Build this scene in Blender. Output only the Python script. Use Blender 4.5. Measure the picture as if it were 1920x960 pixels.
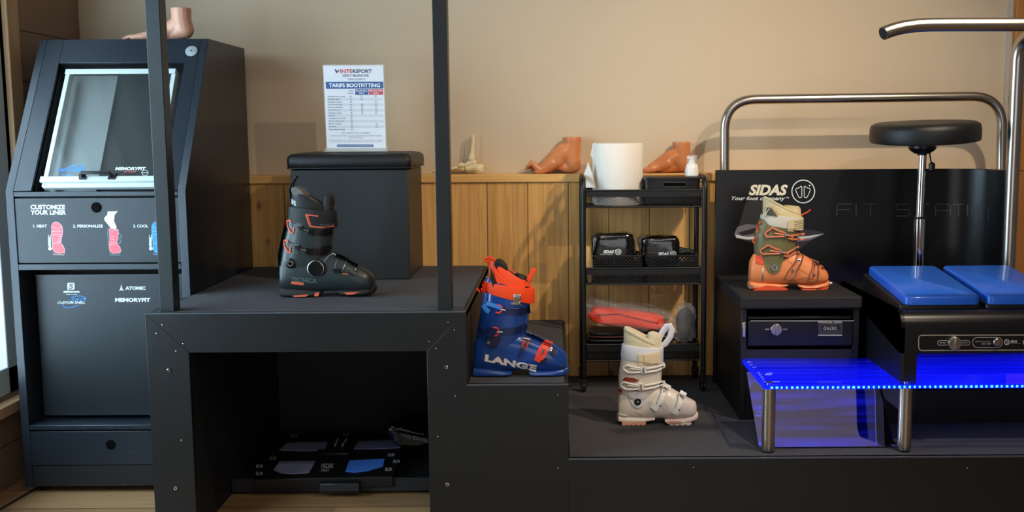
import bpy, bmesh, math, random
from math import sin, cos, pi, radians, atan2, sqrt
from mathutils import Vector, Matrix, noise
from mathutils.bvhtree import BVHTree

for _o in list(bpy.data.objects):
    bpy.data.objects.remove(_o, do_unlink=True)
SC = bpy.context.scene
COL = SC.collection
random.seed(7)

# ------------------------------------------------------------------ camera
FPX = 1950.0; PCX = 1040.0; PCY = 480.0; EYE = 1.282
PITCH = math.atan(230 / 1950); ROLL = 0.006
_f = Vector((0, cos(PITCH), -sin(PITCH))); _r0 = Vector((1, 0, 0)); _u0 = Vector((0, sin(PITCH), cos(PITCH)))
_r = _r0 * cos(ROLL) - _u0 * sin(ROLL); _u = _r0 * sin(ROLL) + _u0 * cos(ROLL)
CAM = Vector((0, 0, EYE))
cd = bpy.data.cameras.new('camera'); cam = bpy.data.objects.new('camera', cd); COL.objects.link(cam)
cam.matrix_world = Matrix(((_r.x, _u.x, -_f.x, CAM.x), (_r.y, _u.y, -_f.y, CAM.y), (_r.z, _u.z, -_f.z, CAM.z), (0, 0, 0, 1)))
cd.sensor_width = 36; cd.lens = FPX / 1920 * 36; cd.shift_x = -(PCX - 960) / 1920; cd.shift_y = 0
cd.clip_start = 0.02
SC.camera = cam

# ------------------------------------------------------------------ view and light
SC.view_settings.view_transform = 'Standard'; SC.view_settings.look = 'None'
SC.view_settings.gamma = 1; SC.view_settings.use_curve_mapping = False
SC.view_settings.exposure = 0.0
W = bpy.data.worlds.new('world'); SC.world = W; W.use_nodes = True
W.node_tree.nodes['Background'].inputs[0].default_value = (0.75, 0.88, 1.0, 1)
W.node_tree.nodes['Background'].inputs[1].default_value = 1.6
WARM = (1.0, 0.82, 0.62); NEUT = (1.0, 0.92, 0.82)

def aim(o, tgt):
    o.rotation_euler = (Vector(tgt) - Vector(o.location)).to_track_quat('-Z', 'Y').to_euler()
def spot(loc, tgt, power, size, blend, col, rad=0.03):
    l = bpy.data.lights.new('ceiling_spot', 'SPOT'); l.energy = power; l.spot_size = radians(size); l.spot_blend = blend
    l.color = col; l.shadow_soft_size = rad
    o = bpy.data.objects.new('ceiling_spot', l); COL.objects.link(o); o.location = loc; aim(o, tgt); return o
def area(name, loc, tgt, power, sx, sy, col):
    l = bpy.data.lights.new(name, 'AREA'); l.energy = power; l.shape = 'RECTANGLE'; l.size = sx; l.size_y = sy; l.color = col
    o = bpy.data.objects.new(name, l); COL.objects.link(o); o.location = loc; aim(o, tgt); return o
spot((1.75, 2.45, 3.04), (0.75, 4.3, 0.6), 175, 74, 0.9, WARM)
spot((1.9, 1.0, 3.02), (0.0, 4.4, 0.75), 185, 44, 1.0, WARM)
spot((0.0, 0.75, 3.02), (-0.1, 4.4, 1.2), 30, 60, 1.0, NEUT)
area('window_daylight', (-2.22, 2.5, 1.25), (0, 2.9, 0.95), 95, 2.0, 1.7, (0.56, 0.81, 1.0))
area('added_front_fill', (0.2, -2.5, 1.0), (-.4, 3, 0.5), 30, 3.6, 1.6, (0.92, 0.95, 1.0))  # unseen fill added behind the camera to brighten the podium opening
area('ceiling_panel_light', (0.6, -0.2, 3.05), (0.6, 0.6, 0), 34, 2.4, 1.2, NEUT)

# ------------------------------------------------------------------ picture ray helpers
def ray(px, py):
    return (_f + _r * ((px - PCX) / FPX) - _u * ((py - PCY) / FPX)).normalized()
def P(px, py, Y):
    d = ray(px, py); return CAM + d * (Y / d.y)
def Pz(px, py, z):
    d = ray(px, py); return CAM + d * ((z - EYE) / d.z)
def Px(px, py, x):
    d = ray(px, py); return CAM + d * (x / d.x)
def planeY(Y): return lambda px, py: (P(px, py, Y), Vector((0, -1, 0)))
def planeZ(z): return lambda px, py: (Pz(px, py, z), Vector((0, 0, 1)))
def planeG(P0, n):
    P0 = Vector(P0); n = Vector(n).normalized()
    def f(px, py):
        d = ray(px, py); return (CAM + d * ((P0 - CAM).dot(n) / d.dot(n)), n)
    return f
def planeM(bvh, fb):
    def f(px, py):
        d = ray(px, py); h = bvh.ray_cast(CAM, d)
        if h[0] is None: return fb(px, py)
        n = h[1]; n = n if n.dot(d) < 0 else -n
        return (h[0], n)
    return f

# ------------------------------------------------------------------ materials
def s2l(c): return c / 12.92 if c <= 0.04045 else ((c + 0.055) / 1.055) ** 2.4
def hexc(h):
    h = h.lstrip('#'); return tuple(s2l(int(h[i:i + 2], 16) / 255) for i in (0, 2, 4))
_M = {}
def mat(name, col, rough=0.5, metal=0.0, var=0.06, scale=30, bump=0.0, bscale=None, emit=None, es=0, alpha=None, trans=0, coat=0, spec=0.5, ior=1.45, sheen=0):
    if name in _M: return _M[name]
    m = bpy.data.materials.new(name); m.use_nodes = True; nt = m.node_tree; b = nt.nodes['Principled BSDF']
    c = hexc(col) if isinstance(col, str) else col
    tc = nt.nodes.new('ShaderNodeTexCoord')
    nz = nt.nodes.new('ShaderNodeTexNoise'); nz.inputs['Scale'].default_value = scale; nz.inputs['Detail'].default_value = 4
    nt.links.new(tc.outputs['Object'], nz.inputs['Vector'])
    mx = nt.nodes.new('ShaderNodeMix'); mx.data_type = 'RGBA'
    mx.inputs[6].default_value = (*[x * (1 - var) for x in c], 1); mx.inputs[7].default_value = (*[min(1, x * (1 + var)) for x in c], 1)
    nt.links.new(nz.outputs['Fac'], mx.inputs[0]); nt.links.new(mx.outputs[2], b.inputs['Base Color'])
    b.inputs['Roughness'].default_value = rough; b.inputs['Metallic'].default_value = metal
    b.inputs['Specular IOR Level'].default_value = spec; b.inputs['IOR'].default_value = ior
    if coat: b.inputs['Coat Weight'].default_value = coat; b.inputs['Coat Roughness'].default_value = 0.08
    if sheen: b.inputs['Sheen Weight'].default_value = sheen
    if trans: b.inputs['Transmission Weight'].default_value = trans
    if emit: b.inputs['Emission Color'].default_value = (*hexc(emit), 1); b.inputs['Emission Strength'].default_value = es
    if alpha is not None: b.inputs['Alpha'].default_value = alpha
    if bump:
        n2 = nt.nodes.new('ShaderNodeTexNoise'); n2.inputs['Scale'].default_value = bscale or scale * 4; n2.inputs['Detail'].default_value = 6
        nt.links.new(tc.outputs['Object'], n2.inputs['Vector'])
        bp = nt.nodes.new('ShaderNodeBump'); bp.inputs['Strength'].default_value = bump; bp.inputs['Distance'].default_value = 0.004
        nt.links.new(n2.outputs['Fac'], bp.inputs['Height']); nt.links.new(bp.outputs['Normal'], b.inputs['Normal'])
    _M[name] = m; return m

def wood(name, ca, cb, board, axis, grain_axis, rough=0.5, knots=True, var=0.25, off=0.0, length=None):
    """boards repeating along `axis` with grain along `grain_axis` (object coordinates = world)"""
    if name in _M: return _M[name]
    m = bpy.data.materials.new(name); m.use_nodes = True; nt = m.node_tree; b = nt.nodes['Principled BSDF']; L = nt.links.new
    def N(t): return nt.nodes.new(t)
    def mth(op, a, bb=None):
        n = N('ShaderNodeMath'); n.operation = op
        for i, v in enumerate((a, bb)):
            if v is None: continue
            if isinstance(v, (int, float)): n.inputs[i].default_value = v
            else: L(v, n.inputs[i])
        return n.outputs[0]
    tc = N('ShaderNodeTexCoord'); sp = N('ShaderNodeSeparateXYZ'); L(tc.outputs['Object'], sp.inputs[0])
    a = sp.outputs['XYZ'.index(axis)]; g = sp.outputs['XYZ'.index(grain_axis)]
    t = mth('DIVIDE', mth('ADD', a, 50 + off), board); idx = mth('FLOOR', t); fr = mth('FRACT', t)
    if length:
        t2 = mth('DIVIDE', mth('ADD', mth('ADD', g, 50), mth('MULTIPLY', idx, length * 0.37)), length); i2 = mth('FLOOR', t2); fr2 = mth('FRACT', t2)
        idc = mth('ADD', idx, mth('MULTIPLY', i2, 17.3))
    else: idc = idx
    wn = N('ShaderNodeTexWhiteNoise'); wn.noise_dimensions = '1D'; L(idc, wn.inputs['W'])
    cx = N('ShaderNodeCombineXYZ')
    L(mth('MULTIPLY', a, 60), cx.inputs[0]); L(mth('MULTIPLY', g, 2.2), cx.inputs[1]); L(mth('MULTIPLY', wn.outputs['Value'], 40), cx.inputs[2])
    nz = N('ShaderNodeTexNoise'); nz.inputs['Scale'].default_value = 1; nz.inputs['Detail'].default_value = 5; nz.inputs['Distortion'].default_value = 1.2; L(cx.outputs[0], nz.inputs['Vector'])
    v = mth('ADD', mth('MULTIPLY', nz.outputs['Fac'], 0.9), mth('MULTIPLY', wn.outputs['Value'], var * 2))
    ramp = N('ShaderNodeValToRGB'); ramp.color_ramp.elements[0].position = 0.3; ramp.color_ramp.elements[1].position = 0.85
    ramp.color_ramp.elements[0].color = (*hexc(ca), 1); ramp.color_ramp.elements[1].color = (*hexc(cb), 1); L(v, ramp.inputs[0])
    out = ramp.outputs[0]
    if knots:
        cv = N('ShaderNodeCombineXYZ'); L(mth('MULTIPLY', a, 8), cv.inputs[0]); L(mth('MULTIPLY', g, 4.5), cv.inputs[1])
        vo = N('ShaderNodeTexVoronoi'); vo.inputs['Scale'].default_value = 1; L(cv.outputs[0], vo.inputs['Vector'])
        kr = N('ShaderNodeValToRGB'); kr.color_ramp.elements[0].position = 0.03; kr.color_ramp.elements[1].position = 0.12
        kr.color_ramp.elements[0].color = (0.35, 0.25, 0.2, 1); kr.color_ramp.elements[1].color = (1, 1, 1, 1); L(vo.outputs['Distance'], kr.inputs[0])
        mm = N('ShaderNodeMix'); mm.data_type = 'RGBA'; mm.blend_type = 'MULTIPLY'; mm.inputs[0].default_value = 1
        L(out, mm.inputs[6]); L(kr.outputs[0], mm.inputs[7]); out = mm.outputs[2]
    w = 0.0022 / board
    gap = mth('MAXIMUM', mth('LESS_THAN', fr, w), mth('GREATER_THAN', fr, 1 - w))
    if length: gap = mth('MAXIMUM', gap, mth('LESS_THAN', fr2, 0.0016 / length))
    m3 = N('ShaderNodeMix'); m3.data_type = 'RGBA'; m3.inputs[7].default_value = (*[x * 0.3 for x in hexc(ca)], 1)
    L(gap, m3.inputs[0]); L(out, m3.inputs[6]); L(m3.outputs[2], b.inputs['Base Color'])
    b.inputs['Roughness'].default_value = rough
    _M[name] = m; return m

# ------------------------------------------------------------------ mesh collector
ORG = {}
class MB:
    def __init__(s): s.v = []; s.f = []; s.m = []; s.mi = 0
    def add(s, vs, fs):
        n = len(s.v); s.v += [Vector(x) for x in vs]; s.f += [tuple(i + n for i in f) for f in fs]; s.m += [s.mi] * len(fs); return s
    def box(s, x0, x1, y0, y1, z0, z1):
        x0, x1 = min(x0, x1), max(x0, x1); y0, y1 = min(y0, y1), max(y0, y1); z0, z1 = min(z0, z1), max(z0, z1)
        return s.add([(x0, y0, z0), (x1, y0, z0), (x1, y1, z0), (x0, y1, z0), (x0, y0, z1), (x1, y0, z1), (x1, y1, z1), (x0, y1, z1)],
                     [(0, 3, 2, 1), (4, 5, 6, 7), (0, 1, 5, 4), (1, 2, 6, 5), (2, 3, 7, 6), (3, 0, 4, 7)])
    def prism(s, poly, d):
        """poly: 3D points; d: extrusion vector"""
        p = [Vector(q) for q in poly]; d = Vector(d); n = len(p)
        return s.add(p + [q + d for q in p], [tuple(range(n))[::-1], tuple(range(n, 2 * n))] + [(i, (i + 1) % n, n + (i + 1) % n, n + i) for i in range(n)])
    def rings(s, R, c0=True, c1=True, closed=False):
        n = len(R[0]); vs = [p for r in R for p in r]; fs = []
        for k in range(len(R) - (0 if closed else 1)):
            a = k * n; b = ((k + 1) % len(R)) * n
            for i in range(n): j = (i + 1) % n; fs.append((a + i, a + j, b + j, b + i))
        if not closed:
            if c0: fs.append(tuple(range(n))[::-1])
            if c1: fs.append(tuple(range((len(R) - 1) * n, len(R) * n)))
        return s.add(vs, fs)
    def tube(s, pts, r, n=10, closed=False, caps=True, flat=1.0, up=None):
        pts = [Vector(p) for p in pts]; rs = r if isinstance(r, (list, tuple)) else [r] * len(pts); R = []; m = len(pts)
        prev = None
        for i, p in enumerate(pts):
            if closed: t = pts[(i + 1) % m] - pts[i - 1]
            else: t = pts[min(i + 1, m - 1)] - pts[max(i - 1, 0)]
            if t.length < 1e-9: t = Vector((0, 0, 1))
            t.normalize()
            if prev is None:
                a = Vector(up) if up else (Vector((0, 0, 1)) if abs(t.z) < 0.9 else Vector((0, 1, 0)))
            else: a = prev
            a = (a - t * a.dot(t)); a = a.normalized() if a.length > 1e-6 else t.orthogonal().normalized()
            prev = a; b = t.cross(a)
            R.append([p + a * (rs[i] * flat * cos(2 * pi * k / n)) + b * (rs[i] * sin(2 * pi * k / n)) for k in range(n)])
        return s.rings(R, caps, caps, closed)
    def lathe(s, prof, c, n=24, axis='Z', c0=True, c1=True):
        """prof: (r, h) list along axis from centre c"""
        R = []; c = Vector(c)
        for r, h in prof:
            ring = []
            for k in range(n):
                a = 2 * pi * k / n
                q = {'Z': (r * cos(a), r * sin(a), h), 'Y': (r * cos(a), h, r * sin(a)), 'X': (h, r * cos(a), r * sin(a))}[axis]
                ring.append(c + Vector(q))
            R.append(ring)
        return s.rings(R, c0, c1)
    def xform(s, M, start=0):
        for i in range(start, len(s.v)): s.v[i] = M @ s.v[i]
        return s
    def bvh(s): return BVHTree.FromPolygons([tuple(v) for v in s.v], s.f)
    def build(s, name, m, parent=None, bevel=0, smooth=True, sub=0, ang=38, seg=2, org=None, fixn=True):
        me = bpy.data.meshes.new(name)
        o3 = Vector(org) if org is not None else (Vector(ORG.get(parent.name, (0, 0, 0))) if parent else Vector((0, 0, 0)))
        me.from_pydata([tuple(v - o3) for v in s.v], [], s.f)
        ms = m if isinstance(m, (list, tuple)) else [m]
        for q in ms: me.materials.append(q)
        if len(ms) > 1:
            for i, pl in enumerate(me.polygons): pl.material_index = s.m[i]
        me.update()
        if fixn:
            bm = bmesh.new(); bm.from_mesh(me); bmesh.ops.recalc_face_normals(bm, faces=bm.faces); bm.to_mesh(me); bm.free()
        if smooth:
            me.polygons.foreach_set('use_smooth', [True] * len(me.polygons)); me.set_sharp_from_angle(angle=radians(ang))
        o = bpy.data.objects.new(name, me); COL.objects.link(o)
        if parent is not None: o.parent = parent
        else: o.location = o3
        ORG[o.name] = tuple(o3)
        if bevel:
            b = o.modifiers.new('bevel', 'BEVEL'); b.width = bevel; b.segments = seg; b.limit_method = 'ANGLE'; b.angle_limit = radians(50)
        if sub:
            b = o.modifiers.new('subd', 'SUBSURF'); b.levels = sub; b.render_levels = sub
        return o
def thing(name, label, cat, org, group=None):
    o = bpy.data.objects.new(name, None); COL.objects.link(o); o.location = org; o.empty_display_size = 0.05
    ORG[o.name] = tuple(org); o['label'] = label; o['category'] = cat
    if group: o['group'] = group
    return o
def tag(o, label, cat, group=None):
    o['label'] = label; o['category'] = cat
    if group: o['group'] = group
    return o
def struct(o): o['kind'] = 'structure'; return o
def plabel(o, l): o['label'] = l; return o
def local(root): ORG[root.name] = (0, 0, 0); return root     # parts of this thing are given in its own coordinates

# ------------------------------------------------------------------ printed marks
def text2d(s, bold=0.0, shear=0.0):
    c = bpy.data.curves.new('t', 'FONT'); c.body = s; c.size = 1; c.offset = bold; c.shear = shear; c.resolution_u = 3
    o = bpy.data.objects.new('t', c); COL.objects.link(o); bpy.context.view_layer.update()
    me = bpy.data.meshes.new_from_object(o.evaluated_get(bpy.context.evaluated_depsgraph_get()))
    vs = [(v.co.x, v.co.y) for v in me.vertices]; fs = [tuple(p.vertices) for p in me.polygons]
    bpy.data.objects.remove(o); bpy.data.curves.remove(c); bpy.data.meshes.remove(me)
    if not vs: return [], []
    x0 = min(v[0] for v in vs); x1 = max(v[0] for v in vs); y0 = min(v[1] for v in vs); y1 = max(v[1] for v in vs)
    return [((a - x0) / (x1 - x0), (b - y0) / (y1 - y0)) for a, b in vs], fs
class Decal(MB):
    """marks laid on a surface; `srf` turns a picture position into (point, normal) on that surface"""
    def __init__(s, srf, off=0.0008): super().__init__(); s.srf = srf; s.off = off
    def pt(s, x, y):
        p, n = s.srf(x, y); return p + n * s.off
    def text(s, t, x0, x1, yt, yb, bold=0.0, shear=0.0, slope=0.0):
        vs, fs = text2d(t, bold, shear)
        return s.add([s.pt(x0 + a * (x1 - x0), yb + b * (yt - yb) + slope * a * (x1 - x0)) for a, b in vs], fs)
    def poly(s, pts): return s.add([s.pt(*p) for p in pts], [tuple(range(len(pts)))])
    def line(s, pts, w, closed=False):
        pts = [Vector((p[0], p[1])) for p in pts]; n = len(pts); L = []; Rr = []
        for i, p in enumerate(pts):
            t = (pts[(i + 1) % n] - pts[i - 1]) if closed else (pts[min(i + 1, n - 1)] - pts[max(i - 1, 0)])
            t.normalize(); q = Vector((-t.y, t.x)) * w / 2; L.append(p + q); Rr.append(p - q)
        vs = [s.pt(*p) for p in L] + [s.pt(*p) for p in Rr]
        return s.add(vs, [(i, (i + 1) % n, n + (i + 1) % n, n + i) for i in range(n if closed else n - 1)])
    def ell(s, cx, cy, rx, ry, w, a0=0, a1=360, rot=0, n=40):
        pts = []
        full = abs(a1 - a0) >= 360
        for k in range(n if full else n + 1):
            a = radians(a0 + (a1 - a0) * k / n); x = rx * cos(a); y = ry * sin(a); r = radians(rot)
            pts.append((cx + x * cos(r) - y * sin(r), cy + x * sin(r) + y * cos(r)))
        return s.line(pts, w, full)
    def disc(s, cx, cy, rx, ry, n=24): return s.poly([(cx + rx * cos(2 * pi * k / n), cy + ry * sin(2 * pi * k / n)) for k in range(n)])
    def put(s, name, m, parent): return s.build(name, m, parent, smooth=False, fixn=False)

def rrect(x0, x1, y0, y1, r, n=5):
    out = []
    for cx, cy, a in ((x1 - r, y1 - r, 0), (x0 + r, y1 - r, 90), (x0 + r, y0 + r, 180), (x1 - r, y0 + r, 270)):
        for k in range(n + 1):
            t = radians(a + 90 * k / n); out.append((cx + r * cos(t), cy + r * sin(t)))
    return out
def arc3(c, a, b, t0, t1, n=10):
    """points c + a cos t + b sin t"""
    c = Vector(c); a = Vector(a); b = Vector(b)
    return [c + a * cos(radians(t0 + (t1 - t0) * k / n)) + b * sin(radians(t0 + (t1 - t0) * k / n)) for k in range(n + 1)]
def fillet(pts, r, n=8):
    pts = [Vector(p) for p in pts]; out = [pts[0]]
    for i in range(1, len(pts) - 1):
        p = pts[i]; a = (pts[i - 1] - p); b = (pts[i + 1] - p); d = min(r, a.length * .49, b.length * .49); a = a.normalized() * d; b = b.normalized() * d
        for k in range(n + 1):
            t = k / n; out.append(p + a * (1 - t) ** 2 + b * t ** 2)
    out.append(pts[-1]); return out
def remeshed(mb, name, m, parent, vox=0.003, smooth_it=6, org=None):
    """one continuous surface from overlapping volumes"""
    o = mb.build(name, m, parent, smooth=True, org=org)
    md = o.modifiers.new('r', 'REMESH'); md.mode = 'VOXEL'; md.voxel_size = vox; md.use_smooth_shade = True
    sm = o.modifiers.new('s', 'SMOOTH'); sm.factor = 0.5; sm.iterations = smooth_it
    bpy.context.view_layer.update()
    me = bpy.data.meshes.new_from_object(o.evaluated_get(bpy.context.evaluated_depsgraph_get()))
    o.modifiers.clear(); o.data = me; me.polygons.foreach_set('use_smooth', [True] * len(me.polygons))
    if not me.materials: me.materials.append(m)
    return o
def capsule(mb, p, q, r0, r1, n=14, fy=1.0, k=5):
    """tapered round-ended limb"""
    p = Vector(p); q = Vector(q); t = (q - p); L = t.length; t = t.normalized() if L > 1e-6 else Vector((0, 0, 1))
    a = Vector((0, 1, 0)); a = (a - t * a.dot(t)); a = a.normalized() if a.length > 1e-3 else Vector((1, 0, 0)); b = t.cross(a)
    R = []
    st = [(-r0 * cos(pi / 2 * i / k), r0 * sin(pi / 2 * i / k) + 1e-5) for i in range(k + 1)] + [(L + r1 * sin(pi / 2 * i / k), r1 * cos(pi / 2 * i / k) + 1e-5) for i in range(k + 1)]
    for h, r in st:
        R.append([p + t * h + a * (r * fy * cos(2 * pi * j / n)) + b * (r * sin(2 * pi * j / n)) for j in range(n)])
    mb.rings(R)
    return mb
# ------------------------------------------------------------------ shared materials
M_wall = mat('painted_plaster', '#cab79c', 0.9, var=0.03, scale=3, bump=0.03, bscale=200)
M_ceil = mat('ceiling_paint', '#bcaea0', 0.9)
M_far = mat('far_wall', '#8d8078', 0.9)
M_pine = wood('pine_boards', '#bb8640', '#e8b46c', 0.172, 'X', 'Z', 0.45, off=-0.007, var=0.12)
M_pine_h = wood('pine_rail', '#c08c48', '#e2b068', 5.0, 'Z', 'X', 0.45, knots=False)
M_pine_p = wood('pine_post', '#8a5426', '#b9793c', 0.3, 'X', 'Z', 0.45)
M_larch = wood('wall_planks', '#5f4a3f', '#8a6d58', 0.19, 'Z', 'Y', 0.7, knots=True, var=0.3)
M_floor = wood('floor_planks', '#80603f', '#b38c62', 0.19, 'Y', 'X', 0.35, knots=True, var=0.4, length=1.2, off=0.1)
M_blk = mat('black_laminate', '#17191a', 0.38, var=0.05, scale=6, bump=0.04, bscale=300)
M_blk2 = mat('black_board', '#1d1e20', 0.55, var=0.08, scale=8)
M_int = mat('dark_interior', '#101113', 0.7)
M_edge = mat('edge_highlight_grey', '#4c5155', 0.4)  # pale grey standing in for the highlight on black edges
M_carpet = mat('charcoal_carpet', '#454549', 0.95, var=0.25, scale=260, bump=0.5, bscale=500)
M_chrome = mat('chrome', '#d8d8d8', 0.08, 1.0, var=0.01)
M_steel = mat('brushed_steel', '#b9b2a9', 0.26, 1.0, var=0.03, scale=4)
M_screw = mat('bright_screw', '#c8c8c8', 0.2, 1.0, var=0.0)
M_white = mat('white_lacquer', '#c2cecd', 0.4, var=0.02)
M_wprint = mat('white_print', '#dfe9ea', 0.6, var=0.0)
M_plast = mat('black_plastic', '#141416', 0.35, var=0.05)

# ------------------------------------------------------------------ room
XL = P(147, 20, 4.5).x; XR = 3.4; YB = 4.5; YF = -2.6; H = 3.1; YW = 4.41
struct(MB().box(XL - .25, XR + .1, YF - .1, YB + .1, -0.06, 0).build('floor', M_floor))
struct(MB().box(XL - .25, XR + .1, YF - .1, YB + .1, H, H + .06).build('ceiling', M_ceil))
struct(MB().box(XL - .25, XR + .1, YB, YB + .1, 0, H).build('wall_back', M_wall))
struct(MB().box(XR, XR + .1, YF, YB, 0, H).build('wall_right', M_far))
struct(MB().box(XL, XR, YF - .1, YF, 0, H).build('wall_front', M_far))
WY0, WY1, WZ0, WZ1 = 1.6, 3.87, 0.335, 2.6
m = MB(); t = XL - .2
m.box(t, XL, YF, WY0, 0, H); m.box(t, XL, WY1, YB, 0, H); m.box(t, XL, WY0, WY1, 0, WZ0); m.box(t, XL, WY0, WY1, WZ1, H)
struct(m.build('wall_left', M_larch))
M_jamb = wood('larch_jamb', '#8a6a4a', '#b8946c', 5, 'Y', 'Z', 0.6, knots=False)
m = MB(); c = .05
m.box(XL - .03, XL + .02, WY1, WY1 + .085, WZ0 - .06, WZ1 + c); m.box(XL - .03, XL + .02, WY0 - c, WY0, WZ0 - .06, WZ1 + c)
m.box(XL - .03, XL + .02, WY0, WY1, WZ1, WZ1 + c); m.box(XL - .03, XL + .05, WY0 - .08, WY1 + .1, WZ0 - .05, WZ0 - .01)
w = struct(m.build('trim_1', M_jamb, bevel=.003))
m = MB(); a = .10
m.box(XL - .1, XL - .01, WY1 - a, WY1, WZ0, WZ1); m.box(XL - .1, XL - .01, WY0, WY0 + a, WZ0, WZ1)
m.box(XL - .1, XL - .01, WY0, WY1, WZ0, WZ0 + a); m.box(XL - .1, XL - .01, WY0, WY1, WZ1 - a, WZ1)
m.box(XL - .09, XL - .03, (WY0 + WY1) / 2 - .03, (WY0 + WY1) / 2 + .03, WZ0, WZ1)
w = struct(m.build('window_1', M_white, bevel=.004))
g = MB().box(XL - .062, XL - .056, WY0 + a, WY1 - a, WZ0 + a, WZ1 - a).build('glass_pane', mat('window_glass', '#ffffff', 0.0, var=0, trans=1.0, alpha=0.25), w)
# wainscot of vertical boards with a ledge on top
ZL = P(900, 327, YW).z
struct(MB().box(XL, P(1340, 600, YW).x + 1.2, YW, YB, 0, ZL - .034).build('trim_2', M_pine))
struct(MB().box(XL, P(1340, 600, YW).x + 1.2, YW - .012, YB, ZL - .034, ZL).build('trim_3', M_pine_h, bevel=.003))
xp = P(1905, 60, 4.45).x
struct(MB().box(xp, xp + .3, 4.45, YB, 0, H).build('trim_4', M_pine_p, bevel=.004))
struct(MB().box(xp - .02, xp, 4.485, YB, 0, H).build('trim_5', mat('grey_edge_strip', '#b9b2a6', .6)))
q0 = Pz(72, 914, 0); q1 = Pz(0, 956, 0); dd = (q1 - q0).normalized(); q1 = q1 + dd * 1.0; q0 = q0 - dd * .3; nn = Vector((-dd.y, dd.x, 0)) * .006
struct(MB().prism([q0 + nn, q1 + nn, q1 - nn, q0 - nn], (0, 0, .003)).build('trim_6', mat('dark_floor_joint', '#2a2524', .5, var=.5, scale=200)))

# ------------------------------------------------------------------ black display podium with steps
YP = 3.25
ZP = P(560, 586, YP).z; ZS = P(970, 721, YP).z; ZB = P(1400, 858.5, YP).z
x0 = P(274, 640, YP).x; xo0 = P(356, 700, YP).x; xo1 = P(801, 700, YP).x; x1 = P(874, 640, YP).x; x2 = P(1066, 780, YP).x; x3 = P(1066 + 1250, 800, YP).x
zo = P(580, 660, YP).z
POD = thing('display_podium', 'black stepped display podium with grey carpet tops and bolted front boards', 'podium', (x0, YP, 0))
T = .022
m = MB().prism([(x0, YP, ZP), (x1, YP, ZP), (xo1, YP, zo), (xo0, YP, zo)], (0, T, 0)); m.build('top_rail', M_blk, POD, bevel=.0012)
MB().prism([(x0, YP, ZP), (xo0, YP, zo), (xo0, YP, 0), (x0, YP, 0)], (0, T, 0)).build('front_board', M_blk, POD, bevel=.0012)
MB().prism([(x1, YP, ZP), (xo1, YP, zo), (xo1, YP, 0), (x2, YP, 0), (x2, YP, ZS), (x1, YP, ZS)], (0, T, 0)).build('front_board', M_blk, POD, bevel=.0012)
MB().box(x2, x3, YP, YP + T, 0, ZB).build('front_board', M_blk, POD, bevel=.0012)
# side faces and inner walls
m = MB(); e = .02; YE = YW - .004
m.box(x1 - e, x1, YP + T, YE, ZS - .02, ZP - .004); m.build('side_board', M_blk2, POD)
MB().box(x2 - e, x2, YP + T, YE, ZB - .02, ZS - .004).build('side_board', M_blk2, POD)
MB().box(x0, x0 + e, YP + T, YP + .34, 0, ZP - .004).build('side_board', M_blk2, POD)
MB().box(xo0 - e, xo0, YP + T, YE, 0, ZP - .02).build('inner_wall', M_blk2, POD)
MB().box(xo1, xo1 + e, YP + T, YE, 0, ZP - .02).build('inner_wall', M_blk2, POD)
MB().box(xo0, xo1, YE - .12, YE - .1, 0, ZP - .02).build('inner_wall', M_blk2, POD)
# cabinet's right side plane bounds the carpet on the left behind the cabinet front
XCR = P(351, 420, 3.63).x
MB().box(x0, xo0, YP + T, 3.62, ZP - .02, ZP - .006).build('deck', M_blk2, POD)
MB().box(XCR + .004, x1, YP + T, YE, ZP - .022, ZP - .006).build('deck', M_blk2, POD)
MB().box(x1, x2, YP + T, YE, ZS - .022, ZS - .006).build('deck', M_blk2, POD)
MB().box(x2, x3, YP + T, YE, ZB - .022, ZB - .006).build('deck', M_blk2, POD)
g = .008
m = MB(); m.prism([(x0 + .02, YP + g, ZP - .006), (x1 - .012, YP + g, ZP - .006), (x1 - .012, YE, ZP - .006), (XCR + .006, YE, ZP - .006), (XCR + .006, 3.62, ZP - .006), (x0 + .02, 3.62, ZP - .006)], (0, 0, .006))
m.build('carpet', M_carpet, POD)
MB().box(x1 + .004, x2 - .012, YP + g, YE, ZS - .006, ZS).build('carpet', M_carpet, POD)
MB().box(x2 + .004, x3, YP + g, YE, ZB - .006, ZB).build('carpet', M_carpet, POD)
# edge highlights painted as thin pale strips along the front
for xa, xb, z in ((x0, x1, ZP), (x1, x2, ZS), (x2, x3, ZB)):
    MB().box(xa, xb, YP - .0015, YP + .006, z - .003, z + .0012).build('edge_highlight', M_edge, POD)
for big, pts in ((1, ((317, 694), (330, 915), (837, 688), (839, 908))), (0, ((305, 609), (294, 625), (344, 644), (331, 658), (341, 825), (840, 604), (852, 618), (805, 640), (818, 653), (854, 742), (821, 818), (1046, 740), (1046, 877), (1300, 876), (1813, 877)))):
    for (a, b) in pts:
        c = P(a, b, YP); r = .0075 if big else .003
        m = MB().lathe([(r, 0), (r, -.002), (r * .8, -.0045), (r * .35, -.005)], c, 14, 'Y')
        if big: m.lathe([(r * .35, -.005), (r * .3, -.003)], c, 6, 'Y')
        m.build('bolt' if big else 'screw', M_screw, POD)
# tall square posts with a crossbar above the frame of the photo
M_post = mat('black_powder_coat', '#1b1f20', 0.42, var=.04)
pw = .056
xa = P(319, 560, YP + .05).x; xb = P(837, 560, YP + .05).x; ZT = 2.0
for xx in (xa, xb):
    MB().box(xx - pw / 2 + .002, xx + pw / 2 - .009, YP + .03, YP + .03 + pw, ZP, ZT).build('post', M_post, POD, bevel=.002)
MB().box(xa - .028, xb + .028, YP + .03, YP + .03 + pw, ZT, ZT + .05).build('crossbar', M_post, POD, bevel=.002)

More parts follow.
